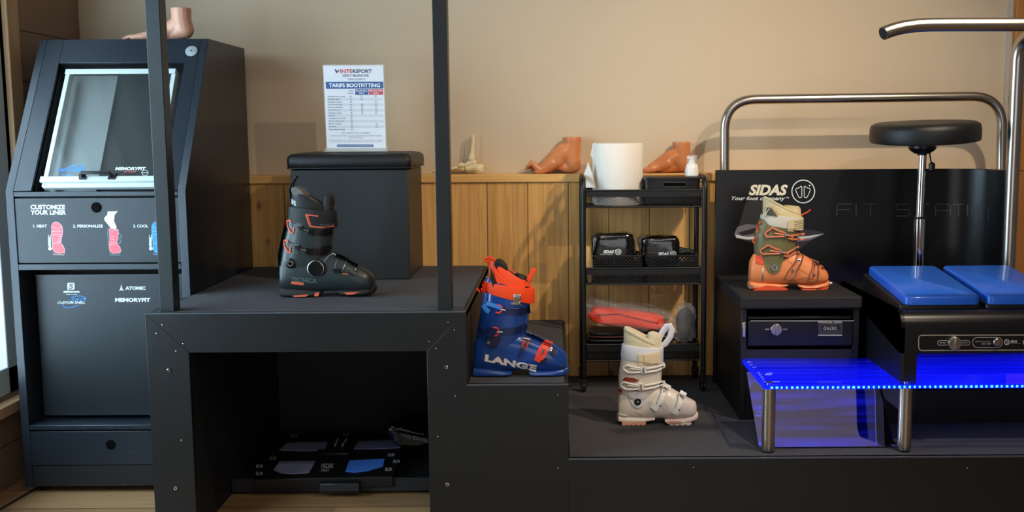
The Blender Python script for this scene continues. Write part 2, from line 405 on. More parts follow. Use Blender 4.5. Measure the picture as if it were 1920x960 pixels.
# ------------------------------------------------------------------ shelf drawer inside the podium
c = P(443, 923, 3.6); zd0 = .012; zd1 = P(620, 897, 3.6).z
DR = thing('pull_out_drawer', 'low black pull-out drawer with a central grip in the podium opening', 'drawer', (-.75, 3.6, 0))
MB().box(xo0 + .004, xo1 - .004, 3.6, 3.618, zd0, zd1).build('drawer_front', M_blk2, DR, bevel=.003)
m = MB().box(xo0 + .02, xo1 - .01, 3.618, 4.2, zd0, zd0 + .02); m.box(xo0 + .02, xo0 + .035, 3.618, 4.2, zd0, zd1 - .01); m.box(xo1 - .025, xo1 - .01, 3.618, 4.2, zd0, zd1 - .01); m.build('tray', M_int, DR)
a = P(598, 903, 3.57); b = P(675, 903, 3.57)
m = MB().prism([(a.x, 3.6, zd1 + .004), (a.x, 3.565, zd1 - .006), (a.x, 3.555, zd1 - .036), (a.x, 3.57, zd1 - .044), (a.x, 3.6, zd1 - .04)], (b.x - a.x, 0, 0)); m.build('grip', M_plast, DR, bevel=.005)
# foot measuring tray device
GZ = zd1 + .012
FM = thing('foot_measuring_board', 'black foot measuring board with four bluish panels lying in the podium drawer', 'measuring board', (-.8, 3.62, zd0 + .02))
def gp(px, py): return Pz(px, py, GZ)
c00 = gp(476, 897); c10 = gp(737, 892); c11 = gp(762, 818); c01 = gp(541, 822)
m = MB().prism([(q.x, q.y, zd0 + .021) for q in (c00, c10, c11, c01)], (0, 0, GZ - zd0 - .024)); m.build('base', M_plast, FM, bevel=.003)
srf = planeZ(GZ - .003)
M_bl1 = mat('dull_blue_panel', '#8a92b8', 0.3); M_bl2 = mat('blue_panel', '#4f90ff', 0.3); M_grp = mat('grey_print', '#b8b8b8', .6)
for k, (mt, pts) in enumerate(((M_bl1, [(524, 844), (538, 831), (614, 829), (609, 845), (560, 846)]), (M_bl1, [(663, 842), (672, 828), (757, 825), (750, 840), (700, 842)]),
                            (M_bl1, [(513, 882), (524, 866), (592, 865), (579, 887), (545, 889), (525, 887)]), (M_bl2, [(648, 884), (655, 864), (721, 861), (718, 875), (690, 883), (665, 886)]))):
    d = Decal(srf, .002); d.prism([d.pt(*q) for q in pts], (0, 0, -.004)); d.build('glass_panel', mt, FM, smooth=False)
d = Decal(srf, .002)
d.text('PEDIX', 602, 626, 870, 879, .03, .2); d.text('FOOT', 602, 618, 881, 885, .02, .2); d.put('lettering', M_grp, FM)
for (a, b) in ((480, 872), (480, 886), (505, 857), (545, 815), (643, 813), (727, 851), (737, 863), (722, 878)): d = Decal(srf, .002); d.text('EUR', a, a + 13, b, b + 6, .02, .2); d.put('size_lettering', M_grp, FM)
m = MB()
for (a, b, a2, b2) in ((628, 835, 634, 823), (642, 835, 650, 823)): m.tube([gp(a, b), gp(a2, b2)], .004, 8)
m.build('slider', M_grp, FM)
m = MB(); a = gp(628, 850); m.box(a.x - .07, a.x + .06, a.y - .03, a.y + .02, GZ - .004, GZ + .012); m.build('heel_stop', M_plast, FM, bevel=.006)

def pillow(c, sx, sy, sz, seed, amp=.12, fr=3.0, n=28, k=20, ex=.45):
    """crumpled soft bag: superellipsoid with folds"""
    m = MB(); R = []; c = Vector(c)
    def pw_(v, e): return math.copysign(abs(v) ** e, v)
    for i in range(1, k):
        ph = -pi / 2 + pi * i / k; r = []
        for j in range(n):
            th = 2 * pi * j / n
            q = Vector((pw_(cos(ph), ex) * pw_(cos(th), ex) * sx, pw_(cos(ph), ex) * pw_(sin(th), ex) * sy, pw_(sin(ph), ex) * sz))
            nz = noise.noise(Vector((q.x / sx * fr + seed, q.y / sy * fr, q.z / sz * fr))) + .5 * noise.noise(Vector((q.x / sx * fr * 3 + seed, q.y / sy * fr * 3, q.z / sz * fr * 3)))
            r.append(c + q * (1 + amp * nz))
        R.append(r)
    return m.rings(R)
M_clear = mat('crinkled_clear_film', '#e8e8e8', 0.08, var=.0, alpha=0.13, bump=1.0, bscale=60, spec=1.0, coat=1)
M_bag = mat('black_film', '#0b0b0c', 0.22, var=.2, bump=.5, bscale=40)
a = P(776, 815, 3.85)
b_ = pillow((a.x, 3.85, a.z), .088, .07, .04, 3.1, .25, 2.0)
for i, v in enumerate(b_.v): b_.v[i] = Vector((v.x, v.y, v.z - (v.x - a.x) * .22))
b_.build('bag', M_bag); o = bpy.data.objects['bag']; o.name = 'plastic_bag'; tag(o, 'crumpled black plastic bag at the right inside the podium opening', 'bag')

# ------------------------------------------------------------------ liner heating cabinet at the left
YC = 3.63
cxl = P(14, 420, YC).x; cxr = XCR; zs = P(200, 357, YC).z
zt = 1.237 + (250 - 91) / (FPX / 4.41); ztf = zt
# depth of the top front edge: where the right side plane meets the picture corner
dtp = Px(391, 72.5, cxr); YT = dtp.y; zt = dtp.z
CB = thing('boot_warmer_cabinet', 'tall black heating cabinet with slanted window and printed customizing steps', 'cabinet', (cxl, YC, 0))
M_cab = mat('blue_black_laminate', '#222a32', 0.3, var=.04, scale=5)
M_cabp = mat('cabinet_panel', '#1c2328', 0.34, var=.04, scale=5)
prof = [(YC, .024), (YC, zs), (YT, zt), (4.40, zt), (4.40, .024)]
for fx in (cxl + .04, cxr - .04):
    for fy_ in (YC + .06, 4.34): MB().lathe([(.02, 0), (.022, .004), (.016, .012), (.016, .0235)], (fx, fy_, 0), 16).build('levelling_foot', M_plast, CB)
st = .028
for xx in (cxl, cxr - st):
    MB().prism([(xx, y, z) for y, z in prof], (st, 0, 0)).build('side_panel', M_cab, CB, bevel=.0015)
MB().box(cxl + st, cxr - st, YT + .01, 4.4, zt - .02, zt - .001).build('top_panel', M_cab, CB)
MB().box(cxl + st, cxr - st, 4.38, 4.4, .02, zt - .02).build('back_panel', M_int, CB)
sn = Vector((0, -(zt - zs), (YT - YC))).normalized()      # outward normal of the slanted face
if sn.y > 0: sn = -sn
S0 = Vector((cxl, YC, zs))
slant = planeG(S0 + sn * .002, sn)
def sl(px, py, off=0.0):
    p, n = slant(px, py); return p + n * off
# slanted frame: four boards round the opening
op = [(107, 118), (334, 118), (318, 356), (61, 356)]
oc = [(64, 73), (391, 73), (352, 357), (10, 357)]
xi0 = cxl + st; xi1 = cxr - st
def slx(x, v, off=0.0): # x and fraction up the slant
    return Vector((x, YC + (YT - YC) * v, zs + (zt - zs) * v)) + sn * off
A = [sl(*p) for p in op]
vt = (A[0].z - zs) / (zt - zs); xa_ = (A[3].x + A[0].x) / 2; xb_ = (A[1].x + A[2].x) / 2
for (u0, u1, v0, v1, nm) in ((xi0, xa_, 0, 1, 'frame_board'), (xb_, xi1, 0, 1, 'frame_board'), (xa_, xb_, vt, 1, 'frame_board')):
    MB().prism([slx(u0, v0), slx(u1, v0), slx(u1, v1), slx(u0, v1)], sn * -.02).build(nm, M_cab, CB, bevel=.0012)
# recess walls
m = MB()
for (p, q) in (((xa_, 0), (xa_, vt)), ((xb_, 0), (xb_, vt)), ((xa_, vt), (xb_, vt)), ((xa_, 0), (xb_, 0))):
    a = slx(p[0], p[1]); b = slx(q[0], q[1]); ww = Vector((.006 if p[0] == xb_ and q[0] == xb_ else -.006, 0, 0)) if p[0] == q[0] else Vector((0, .004, .006 if p[1] else -.002))
    m.prism([a - sn * .01, b - sn * .01, b - sn * .085, a - sn * .085], ww)
m.build('recess_lining', M_int, CB)
MB().prism([slx(xa_, 0, -.08), slx(xb_, 0, -.08), slx(xb_, vt, -.08), slx(xa_, vt, -.08)], sn * -.006).build('recess_floor', M_int, CB)
# white framed glass door in the recess
WD = CB
dpl = planeG(S0 - sn * .006, sn)
def dq(px, py, off=0.0):
    p, n = dpl(px, py); return p + n * off
tl = dq(119, 131); tr = dq(323, 131); bl = dq(83, 350); br = dq(303, 350)
dx0 = (tl.x + bl.x) / 2; dx1 = (tr.x + br.x) / 2
def vv(p): return (p.z - (S0 - sn * .006).z) / (zt - zs)
v0, v1 = vv(bl), vv(tl)
def dw(x, v, off=0.0): return slx(x, v, off - .006)
fr = MB(); fw = .021; vw = .024 / ((Vector((0, YT - YC, zt - zs))).length)
for (u0, u1, a, b) in ((dx0, dx0 + fw * .8, v0, v1), (dx1 - fw * .8, dx1, v0, v1)):
    fr.prism([dw(u0, a), dw(u1, a), dw(u1, b), dw(u0, b)], sn * -.03)
fr.prism([dw(dx0, v1 - vw * .85), dw(dx1, v1 - vw * .85), dw(dx1, v1), dw(dx0, v1)], sn * .006); fr.v[-4:] = [v for v in fr.v[-4:]]
WF = fr.build('window_frame', M_white, CB, bevel=.002)
MB().prism([dw(dx0 - .006, v0 + vw * .6, 0), dw(dx1 + .003, v0 + vw * .6, 0), dw(dx1 + .003, v0 + vw * 1.5, 0), dw(dx0 - .006, v0 + vw * 1.5, 0)], sn * .01).build('frame_rail', M_white, WF, bevel=.002)
MB().prism([dw(dx0 + .004, v0 - vw * .15, -.02), dw(dx1, v0 - vw * .15, -.02), dw(dx1, v0 + vw * .7, -.02), dw(dx0 + .004, v0 + vw * .7, -.02)], sn * .02).build('frame_rail', M_white, WF, bevel=.002)
M_cg = mat('smoked_glass', '#5c6664', 0.04, var=.0, alpha=.12, spec=1.0, coat=1)
MB().prism([dw(dx0 + fw * .7, v0 + vw), dw(dx1 - fw * .7, v0 + vw), dw(dx1 - fw * .7, v1 - vw * .7), dw(dx0 + fw * .7, v1 - vw * .7)], sn * -.004).build('glass', M_cg, WF)
# inside of the warm chamber seen through the glass: grey liner on the left, dark on the right
xm = P(196, 250, 3.8).x
MB().prism([slx(xa_ + .01, .02, -.07), slx(xm, .02, -.07), slx(xm, vt - .02, -.07), slx(xa_ + .01, vt - .02, -.07)], sn * .004).build('chamber_plate', mat('aluminium_plate', '#868f8e', .35, .3), CB)
# handle on the glass
a = dw(0, v0 + vw * 1.1, .012)
hx0 = dq(153, 330).x; hx1 = dq(219, 330).x
m = MB()
m.tube([dw(hx0 + .012, v0 + vw * 1.1, .004), dw(hx0 + .012, v0 + vw * 1.6, .03), dw(hx1 - .012, v0 + vw * 1.6, .03), dw(hx1 - .012, v0 + vw * 1.1, .004)], .006, 8)
m.prism([dw(hx0, v0 + vw * .9, .004), dw(hx0 + .024, v0 + vw * .9, .004), dw(hx0 + .018, v0 + vw * 1.8, .004), dw(hx0 - .004, v0 + vw * 1.8, .004)], sn * .012)
m.prism([dw(hx1 - .024, v0 + vw * .9, .004), dw(hx1, v0 + vw * .9, .004), dw(hx1 + .004, v0 + vw * 1.8, .004), dw(hx1 - .018, v0 + vw * 1.8, .004)], sn * .012)
m.build('handle', M_plast, WF)
M_bp = mat('blue_print', '#2f8fe0', .5, var=0); M_rp = mat('red_print', '#d8606a', .5, var=0); M_rp2 = mat('pink_line_print', '#f0b8b8', .5, var=0); M_gl = mat('grey_line_print', '#8fa0a6', .5, var=0)
d = Decal(dpl, .001); d.text('360', 134, 157, 312, 321, 0, .3); d.text('CUSTOM SHELL', 107, 153, 316.5, 322, .01, .3); d.ell(138, 319, 22, 8, 1.3, -150, 60, -18); d.ell(138, 319, 22, 8, 1.3, 100, 180, -18)
d.put('logo_print', M_bp, WF)
d = Decal(dpl, .001); d.text('MEMORYFIT', 216, 274, 313.5, 319.5, .04, .25); d.ell(272, 324, 6, 5, .8); d.line([(266, 324), (278, 324)], 1); d.put('logo_print', M_wprint, WF)
d = Decal(dpl, .001); d.text('BY SIDAS', 233, 255, 321, 323.5, .02, .1); d.put('logo_print', M_rp, WF)
# round clear sticker
d = MB(); c = sl(359, 96); n_ = sn
u_ = Vector((1, 0, 0)); w_ = n_.cross(u_)
d.rings([[c + n_ * h + (u_ * cos(2 * pi * k / 28) + w_ * sin(2 * pi * k / 28)) * r for k in range(28)] for r, h in ((.0225, 0), (.0225, .002), (.019, .0035))]); d.build('lock_disc', mat('frosted_disc', '#a9b3b8', .25, alpha=.75, var=.1), CB)
d = MB(); d.rings([[c + n_ * h + (u_ * cos(2 * pi * k / 12) + w_ * sin(2 * pi * k / 12)) * r for k in range(12)] for r, h in ((.004, .003), (.003, .0055))]); d.build('disc_screw', M_screw, CB)

# straight lower front
fy = planeY(YC)
def CY(px, py, Y=YC): return P(px, py, Y)
zb1 = CY(180, 368).z; zb0 = CY(180, 495).z
MB().box(xi0, xi1, YC, YC + .02, zb1, zs - .004).build('rail', M_cab, CB, bevel=.0015)
pxl = CY(23, 430).x; pxr = CY(342, 430).x
m = MB().box(pxl, pxr, YC + .004, YC + .022, zb0 + .004, zb1 - .006)
UP = m.build('printed_panel', M_cabp, CB, bevel=.001)
MB().box(xi0, xi1, YC + .022, YC + .03, zb0, zb1).build('panel_backing', M_int, CB)
c = CY(181, 389, YC + .004)
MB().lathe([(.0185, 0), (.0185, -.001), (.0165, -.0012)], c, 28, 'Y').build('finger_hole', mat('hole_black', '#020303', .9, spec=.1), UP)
Ys = YC + .004; sp_ = planeY(Ys)
d = Decal(sp_); d.text('CUSTOMIZE', 57.5, 122, 384, 392.5, .03); d.text('YOUR LINER', 57.5, 124, 394, 402.5, .03); d.put('title_lettering', M_wprint, UP)
for t_, xa__, xb__ in (('1. HEAT', 62.5, 88), ('2. PERSONALIZE', 137, 193), ('3. COOL', 250, 278)):
    d = Decal(sp_); d.text(t_, xa__, xb__, 421, 426.5, .02); d.put('step_lettering', M_wprint, UP)
d = Decal(sp_); d.poly([(202, 396.5), (221, 396), (215, 403), (214, 415), (219, 426), (217, 430), (208, 428), (202, 420), (196, 413), (196, 408), (201, 403)])
d.put('foot_picture', M_wprint, UP)
for x in (93, 282):
    d = Decal(sp_); d.line([(x - 2, 441), (x + 2, 441), (x + 2.4, 462), (x - 1.6, 462)], 1, True); d.disc(x + 1, 466, 3.4, 3.4); d.line([(x, 445), (x + .5, 466)], 1.8); d.put('thermometer_picture', M_wprint, UP)
def pic_boot(dx, m1, m2, half=False):
    q = lambda pts: [(a + dx, b) for a, b in pts]
    cut = 300
    body = [(97, 423), (100, 418), (105, 416), (111, 418), (116, 423), (118, 432), (117, 440), (115, 448), (114, 455), (118, 460), (122, 468), (121, 474), (110, 475), (103, 473), (99, 467), (99, 455), (97, 440)]
    d = Decal(sp_, .0006); d.poly(q(body)); d.put('picture_print', m1, UP)
    d = Decal(sp_, .001); d.line(q(body), .8, True); d.line(q([(98, 434), (117, 433)]), .8); d.line(q([(98, 440), (117, 440)]), .8); d.line(q([(99, 458), (104, 455), (113, 455)]), .8)
    d.line(q([(99, 425), (108, 430), (116, 425)]), .8)
    for y in (443, 448, 452): d.line(q([(109, y), (116, y)]), .8)
    d.line(q([(100, 474), (100, 477), (120, 478), (121, 474)]), .8); d.put('picture_lines', m2, UP)
pic_boot(0, M_rp, M_rp2)
pic_boot(188, M_bp, mat('light_blue_line', '#8cc4f0', .5, var=0))
b2 = [(205, 429), (210, 427), (216, 430), (222, 430), (222, 440), (220, 450), (219, 456), (225, 463), (227, 470), (225, 474), (212, 475), (206, 471), (205, 462), (206, 450)]
d = Decal(sp_, .0006); d.poly(b2); d.put('picture_print', M_rp, UP)
d = Decal(sp_, .001); d.line(b2, .8, True); d.line([(206, 459), (213, 457), (219, 457)], .8)
for y in (444, 449, 454): d.line([(208, y), (215, y)], .8)
d.put('picture_lines', M_rp2, UP)
d = Decal(sp_, .001); d.line([(222, 436), (229, 443), (228, 446), (221, 445)], .9); d.line([(221, 449), (228, 451), (225, 456), (219, 455)], .9); d.line([(203, 428), (202, 440), (204, 460)], .9); d.line([(206, 474), (207, 478), (225, 478), (225, 475)], .8); d.line([(209, 432), (220, 432)], 1.4); d.put('picture_lines', M_gl, UP)
# middle rail, compartment, inner door
zr = CY(180, 506).z
MB().box(xi0, xi1, YC, YC + .02, zr, zb0).build('rail', M_cab, CB, bevel=.0015)
zl1 = CY(180, 797).z; zl0 = CY(180, 806).z
MB().box(xi0, xi1, YC, YC + .3, zl0, zl1).build('shelf', M_cab, CB, bevel=.002)
YD = YC + .075
dl = P(69, 560, YD).x; dt = P(150, 515.5, YD).z; db = P(150, 779, YD).z
DO = MB().box(dl, xi1 - .01, YD, YD + .018, db, dt).build('inner_door', M_cabp, CB, bevel=.0015)
MB().box(dl, xi1 - .01, YD - .0008, YD + .003, dt - .002, dt + .001).build('door_edge', M_edge, DO)
MB().box(xi0, xi1, YC + .15, YC + .16, zl1, zr).build('compartment_back', M_int, CB)
sd = planeY(YD)
d = Decal(sd)
d.poly(rrect(126.5, 140, 530, 543, 2)); d.text('salomon', 119, 149, 544, 549, .04); d.text('TIME TO PLAY', 124, 145, 551, 553, .02); d.put('logo_print', M_wprint, DO)
d = Decal(sd)
d.poly([(227.5, 533), (229.5, 541), (233, 546), (227.5, 543.5), (223, 546), (226, 541)]); d.text('ATOMIC', 235, 273, 536.8, 543.5, .05); d.put('logo_print', M_wprint, DO)
d = Decal(sd); d.text('MEMORYFIT', 216, 282, 558.5, 566, .05); d.put('logo_print', M_wprint, DO)
d = Decal(sd); d.text('CUSTOM SHELL', 108, 160, 565, 569.5, .02, .3)
d.put('logo_print', M_wprint, DO)
d = Decal(sd, .0014); d.text('S', 129.5, 137.5, 532, 541.5, .02, .1); d.put('letter_print', M_cabp, DO)
d = Decal(sd, .0014); d.text('360', 130, 160, 558, 565, -.01, .35); d.ell(139, 566, 21, 8.5, 1.2, 75, 200, -20); d.ell(140, 565, 21, 9, 1.2, -100, 20, -15); d.disc(162, 559, 1, 1); d.put('blue_print', M_bp, DO)
d = Decal(sd); d.text('BY SIDAS', 238, 260, 568.5, 570, .01); d.put('red_print', mat('dark_red_print', '#7a3a44', .5), DO)
# bottom drawer and plinth
zd = CY(180, 809).z; ze = CY(180, 873).z
BD = MB().box(CY(51, 840).x, xi1 - .003, YC + .003, YC + .02, ze + .001, zd).build('drawer', M_cab, CB, bevel=.0015)
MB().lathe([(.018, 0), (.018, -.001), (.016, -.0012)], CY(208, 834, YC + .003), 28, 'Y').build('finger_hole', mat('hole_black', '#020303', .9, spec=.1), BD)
MB().box(xi0, xi1, YC + .006, YC + .024, .026, ze - .002).build('plinth', M_blk2, CB, bevel=.0015)
rr = random.Random(3)
for k in range(10):
    d = Decal(planeY(YC), .0006); x = 60 + rr.random() * 210; d.disc(x, rr.choice((797, 879, 905, 845, 799)) + rr.random() * 4, .6 + rr.random(), .5, 6); d.put('scuff_mark', mat('chip_scuff', '#777f84', .6), CB)
# ------------------------------------------------------------------ ski boots
def sellip(t, n):
    c, s_ = cos(t), sin(t)
    return math.copysign(abs(c) ** (2 / n), c), math.copysign(abs(s_) ** (2 / n), s_)
class Boot:
    """a ski boot in its own coordinates: x heel to toe, y across (camera side negative), z up.
    outlines are given in a side-view drawing grid (gx, gy) with scale k metres per unit"""
    def __init__(s, name, label, org, x0, y0, k, group=None):
        s.root = local(thing(name, label, 'ski boot', org, group)); s.x0 = x0; s.y0 = y0; s.k = k; s.body = MB(); s.bv = None
    def uv(s, gx, gy): return ((gx - s.x0) * s.k, (s.y0 - gy) * s.k)
    def part(s, m, name, mt, parent=None, **kw): return m.build(name, mt, parent or s.root, **kw)
    def loftx(s, st, n=2.6, N=28, solid=True):
        """stations (gx, gy_bottom, gy_top, half width)"""
        m = MB(); R = []
        for gx, gb, gt, hw in st:
            u, zb = s.uv(gx, gb); _, zt = s.uv(gx, gt); r = []
            for i in range(N):
                a, b = sellip(2 * pi * i / N, n); 
                # narrower towards the top
                zz = (zb + zt) / 2 + b * (zt - zb) / 2; h = (zz - zb) / max(zt - zb, 1e-4)
                r.append(Vector((u, a * hw * (1 - .22 * h ** 2), zz)))
            R.append(r)
        m.rings(R)
        if solid: s.body.add(m.v, m.f); s.bv = None
        return m
    def loftz(s, st, n=2.3, N=40, solid=True, caps=(True, True)):
        """rings (gy_back, gy_front, gx_back, gx_front, half width, side dip)"""
        m = MB(); R = []
        for q in st:
            vb, vf, ub, uf, hw = q[:5]; dip = q[5] if len(q) > 5 else 0; r = []
            u0, zb = s.uv(ub, vb); u1, zf = s.uv(uf, vf)
            for i in range(N):
                a, b = sellip(2 * pi * i / N, n); t = (1 + a) / 2
                r.append(Vector(((u0 + u1) / 2 + a * (u1 - u0) / 2, b * hw, zb + (zf - zb) * t + dip * (1 - a * a))))
            R.append(r)
        m.rings(R, *caps)
        if solid: s.body.add(m.v, m.f); s.bv = None
        return m
    def hit(s, u, v):
        if s.bv is None: s.bv = s.body.bvh()
        h = s.bv.ray_cast(Vector((u, -.3, v)), Vector((0, 1, 0)))
        if h[0] is None:
            h = s.bv.find_nearest(Vector((u, -.05, v)))
            return h[0].y, Vector((0, -1, 0))
        n = h[1]; n = n if n.y < 0 else -n
        return h[0].y, n
    def on(s, gx, gy, off=.001):
        u, v = s.uv(gx, gy); y, n = s.hit(u, v); return Vector((u, y, v)) + Vector((0, -off, 0)) * .7 + n * off * .3
    def path(s, pts, off, step=10, closed=False):
        q = list(pts) + ([pts[0]] if closed else []); out = []
        for a, b in zip(q[:-1], q[1:]):
            L = max(1, int(math.hypot(b[0] - a[0], b[1] - a[1]) / step))
            for i in range(L): out.append((a[0] + (b[0] - a[0]) * i / L, a[1] + (b[1] - a[1]) * i / L))
        if not closed: out.append(q[-1])
        return [s.on(x, y, off) for x, y in out]
    def bar(s, m, pts, r, off=None, closed=False, n=8): # r in grid units
        rr = r * s.k; m.tube(s.path(pts, rr * .7 if off is None else off, closed=closed), rr, n, closed=closed); return m
    def strip(s, m, pts, w, th=.003, off=.0005, step=8):
        """flat band of width w (grid) following pts over the surface"""
        P_ = []; q = list(pts)
        for a, b in zip(q[:-1], q[1:]):
            L = max(1, int(math.hypot(b[0] - a[0], b[1] - a[1]) / step))
            for i in range(L): P_.append(Vector((a[0] + (b[0] - a[0]) * i / L, a[1] + (b[1] - a[1]) * i / L)))
        P_.append(Vector(q[-1])); n = len(P_); K = 4; rows_t = []; rows_b = []
        for i, p in enumerate(P_):
            t = P_[min(i + 1, n - 1)] - P_[max(i - 1, 0)]; t.normalize(); nn = Vector((-t.y, t.x)); ww = w(i / (n - 1)) if callable(w) else w
            rb = []; rt = []
            for j in range(K + 1):
                z = p + nn * ww * (j / K - .5); b = s.on(z.x, z.y, off); rb.append(b); rt.append(b + Vector((0, -th, 0)))
            rows_t.append(rt); rows_b.append(rb)
        R = [a + b[::-1] for a, b in zip(rows_t, rows_b)]
        return m.rings(R)
    def plate(s, m, poly, th=.003, off=.0005):
        """solid plate following the surface, from a grid outline"""
        bm = bmesh.new(); vs = [bm.verts.new((x, y, 0)) for x, y in poly]; bm.faces.new(vs)
        bmesh.ops.triangulate(bm, faces=bm.faces[:])
        for _ in range(6):
            ed = [e for e in bm.edges if e.calc_length() > 22]
            if not ed: break
            bmesh.ops.subdivide_edges(bm, edges=ed, cuts=1); bmesh.ops.triangulate(bm, faces=bm.faces[:])
        bm.verts.index_update(); bt = [s.on(v.co.x, v.co.y, off) for v in bm.verts]; N = len(bt)
        tp = [p + Vector((0, -th, 0)) for p in bt]
        fs = [tuple(v.index for v in f.verts) for f in bm.faces]
        ff = [f[::-1] for f in fs] + [tuple(i + N for i in f) for f in fs]
        for e in bm.edges:
            if len(e.link_faces) == 1: a, b = e.verts[0].index, e.verts[1].index; ff.append((a, b, b + N, a + N))
        bm.free(); return m.add(bt + tp, ff)
    def text(s, m, t, x0, x1, yt, yb, bold=.02, shear=0, slope=0, off=.0012):
        vs, fs = text2d(t, bold, shear); W_ = x1 - x0
        # split long faces is unnecessary at this size
        return m.add([s.on(x0 + a * W_, yb + b * (yt - yb) + slope * a * W_, off) for a, b in vs], fs)
    def disc(s, m, gx, gy, prof):
        """round stud: prof (radius grid, height m)"""
        y, n = s.hit(*s.uv(gx, gy)); u, v = s.uv(gx, gy); c = Vector((u, y, v)); return m.lathe([(r * s.k, -h) for r, h in prof], c, 24, 'Y')
    def liner(s, back, front, xb, xf, hw, yb, drop, th, mt, mtin, name='liner', dip=0, n=2.2):
        """open collar: outer wall rising to a sloped rim and a padded inner wall"""
        r = th; k = s.k
        st = [(yb, yb, xb + 6, xf - 6, hw * .9), (yb + (back - yb) * .4, yb + (front - yb) * .4, xb, xf, hw, dip * .4), (back + th * .5, front + th * .5, xb, xf, hw, dip),
              (back, front, xb + th * .35, xf - th * .35, hw - th * .35 * k, dip), (back + th * .3, front + th * .3, xb + th, xf - th, hw - th * k, dip),
              (back + drop, front + drop * .6, xb + th * 1.3, xf - th * 1.3, hw - th * 1.4 * k, 0)]
        m = s.loftz(st, n, solid=False); N = 40
        m.f = [f for f in m.f]; m.m = [1 if (min(f) >= 4 * N or len(f) == N and min(f) > 0) else 0 for f in m.f]
        return s.part(m, name, [mt, mtin], ang=60)

def rim_roll(B, back, front, xb, xf, hw, r, mt, dip=0, n=2.2, name='rim_padding'):
    u0, zb = B.uv(xb, back); u1, zf = B.uv(xf, front); pts = []
    for i in range(48):
        a, b = sellip(2 * pi * i / 48, n); t = (1 + a) / 2
        pts.append(Vector(((u0 + u1) / 2 + a * (u1 - u0) / 2, b * hw, zb + (zf - zb) * t + dip * (1 - a * a))))
    return B.part(MB().tube(pts, r, 12, closed=True), name, mt, ang=80)
def cable(b, m, pts, r): return b.bar(m, pts, r)

# ---- 1 dark green boot on the podium
Z1 = 3.585
o = P(526, 556, Z1); o.z = ZP + .0008
B = Boot('ski_boot', 'dark green ski boot with orange accents and a dial, standing on the high podium', (o.x, Z1, o.z), 97, 920, 1 / (3.842 * FPX / Z1))
G = mat('green_shell', '#232c2b', .38, var=.1, coat=.15); GC = mat('green_cuff', '#26302f', .35, var=.1, coat=.2); BK = mat('matte_black_rubber', '#111214', .6); BP = mat('black_gloss_plastic', '#0e0f11', .25)
CO = mat('coral_orange', '#e8694a', .4); GYP = mat('grey_print_boot', '#55605e', .5); SILV = mat('buckle_metal', '#b8b6b2', .28, 1.0, var=0); PAD = mat('grey_liner_pad', '#6d6a66', .8, var=.1, scale=80)
shell = B.loftx([(100, 872, 770, .016), (106, 876, 660, .027), (122, 880, 610, .034), (160, 884, 575, .038), (230, 884, 560, .040), (300, 884, 560, .042), (380, 882, 570, .044), (440, 882, 585, .046), (500, 882, 598, .049), (560, 882, 615, .051), (620, 883, 645, .052), (680, 884, 688, .050), (730, 884, 722, .045), (765, 880, 748, .036), (782, 872, 775, .022), (787, 860, 795, .010)])
B.part(shell, 'shell', G)
cuff = B.loftz([(650, 625, 103, 470, .041, -.028), (600, 585, 108, 484, .044, -.018), (540, 540, 122, 487, .0455, -.006), (480, 490, 138, 492, .046, 0), (420, 440, 155, 503, .046, 0), (360, 400, 168, 510, .046, 0)])
B.part(cuff, 'cuff', GC)
B.part(B.loftz([(365, 418, 174, 526, .0485), (350, 408, 173, 528, .0492), (285, 320, 179, 528, .0492), (262, 300, 184, 522, .0475)], n=2.2), 'power_strap', BK, bevel=0)
B.liner(128, 268, 206, 468, .039, 330, 70, 26, BK, PAD)
B.part(MB().prism([Vector((B.uv(x, y)[0], -.0335, B.uv(x, y)[1])) for x, y in ((216, 150), (222, 126), (250, 122), (290, 142), (324, 188), (306, 240), (284, 222), (262, 190), (235, 182))], (0, .067, 0)), 'liner_padding', PAD, bevel=.004)
m = B.loftz([(300, 300, 415, 505, .026), (230, 230, 425, 503, .024), (192, 192, 435, 498, .017)], solid=False); B.part(m, 'tongue', BK)
m = MB().tube([Vector((*[0], )) if 0 else Vector((B.uv(x, y)[0], 0, B.uv(x, y)[1])) for x, y in ((200, 240), (192, 150), (205, 100), (240, 62), (250, 50), (232, 70), (215, 120), (222, 175))], .0045, 8, flat=2.2); B.part(m, 'pull_loop', BK)
m = MB().tube([Vector((B.uv(x, y)[0], 0, B.uv(x, y)[1])) for x, y in ((455, 200), (480, 186), (497, 205), (497, 240), (480, 268))], .0042, 8, flat=2.2); B.part(m, 'pull_loop', BK)
m = B.loftx([(98, 905, 850, .020), (112, 916, 846, .032), (160, 920, 850, .036), (300, 920, 862, .037), (395, 905, 868, .036), (405, 890, 872, .034)], n=5, solid=False); SO = B.part(m, 'heel_sole', BK)
m = B.loftx([(532, 880, 862, .036), (550, 905, 860, .039), (640, 912, 860, .041), (720, 908, 850, .038), (780, 898, 838, .026), (797, 880, 842, .014)], n=5, solid=False); SO2 = B.part(m, 'toe_sole', BK)
sb = B.body; 
def solemark(B, pts, mt, off=.0012, name='sole_accent', yy=-.038):
    m = MB().prism([Vector((B.uv(x, y)[0], yy, B.uv(x, y)[1])) for x, y in pts], (0, .01, 0)); B.part(m, name, mt, smooth=False)
solemark(B, [(205, 905), (325, 897), (300, 913), (215, 916)], CO, yy=-.0375); solemark(B, [(368, 886), (398, 884), (388, 910), (358, 912)], CO, yy=-.0365); solemark(B, [(575, 885), (695, 880), (640, 898), (600, 900)], CO, yy=-.0415)
m = MB(); B.text(m, 'TECNICA', 200, 385, 770, 806, .03, 0, .05); B.part(m, 'lettering', GYP, smooth=False, fixn=False)
m = MB(); B.plate(m, [(200, 802), (292, 812), (286, 830), (196, 820)], .001); B.part(m, 'accent', CO)
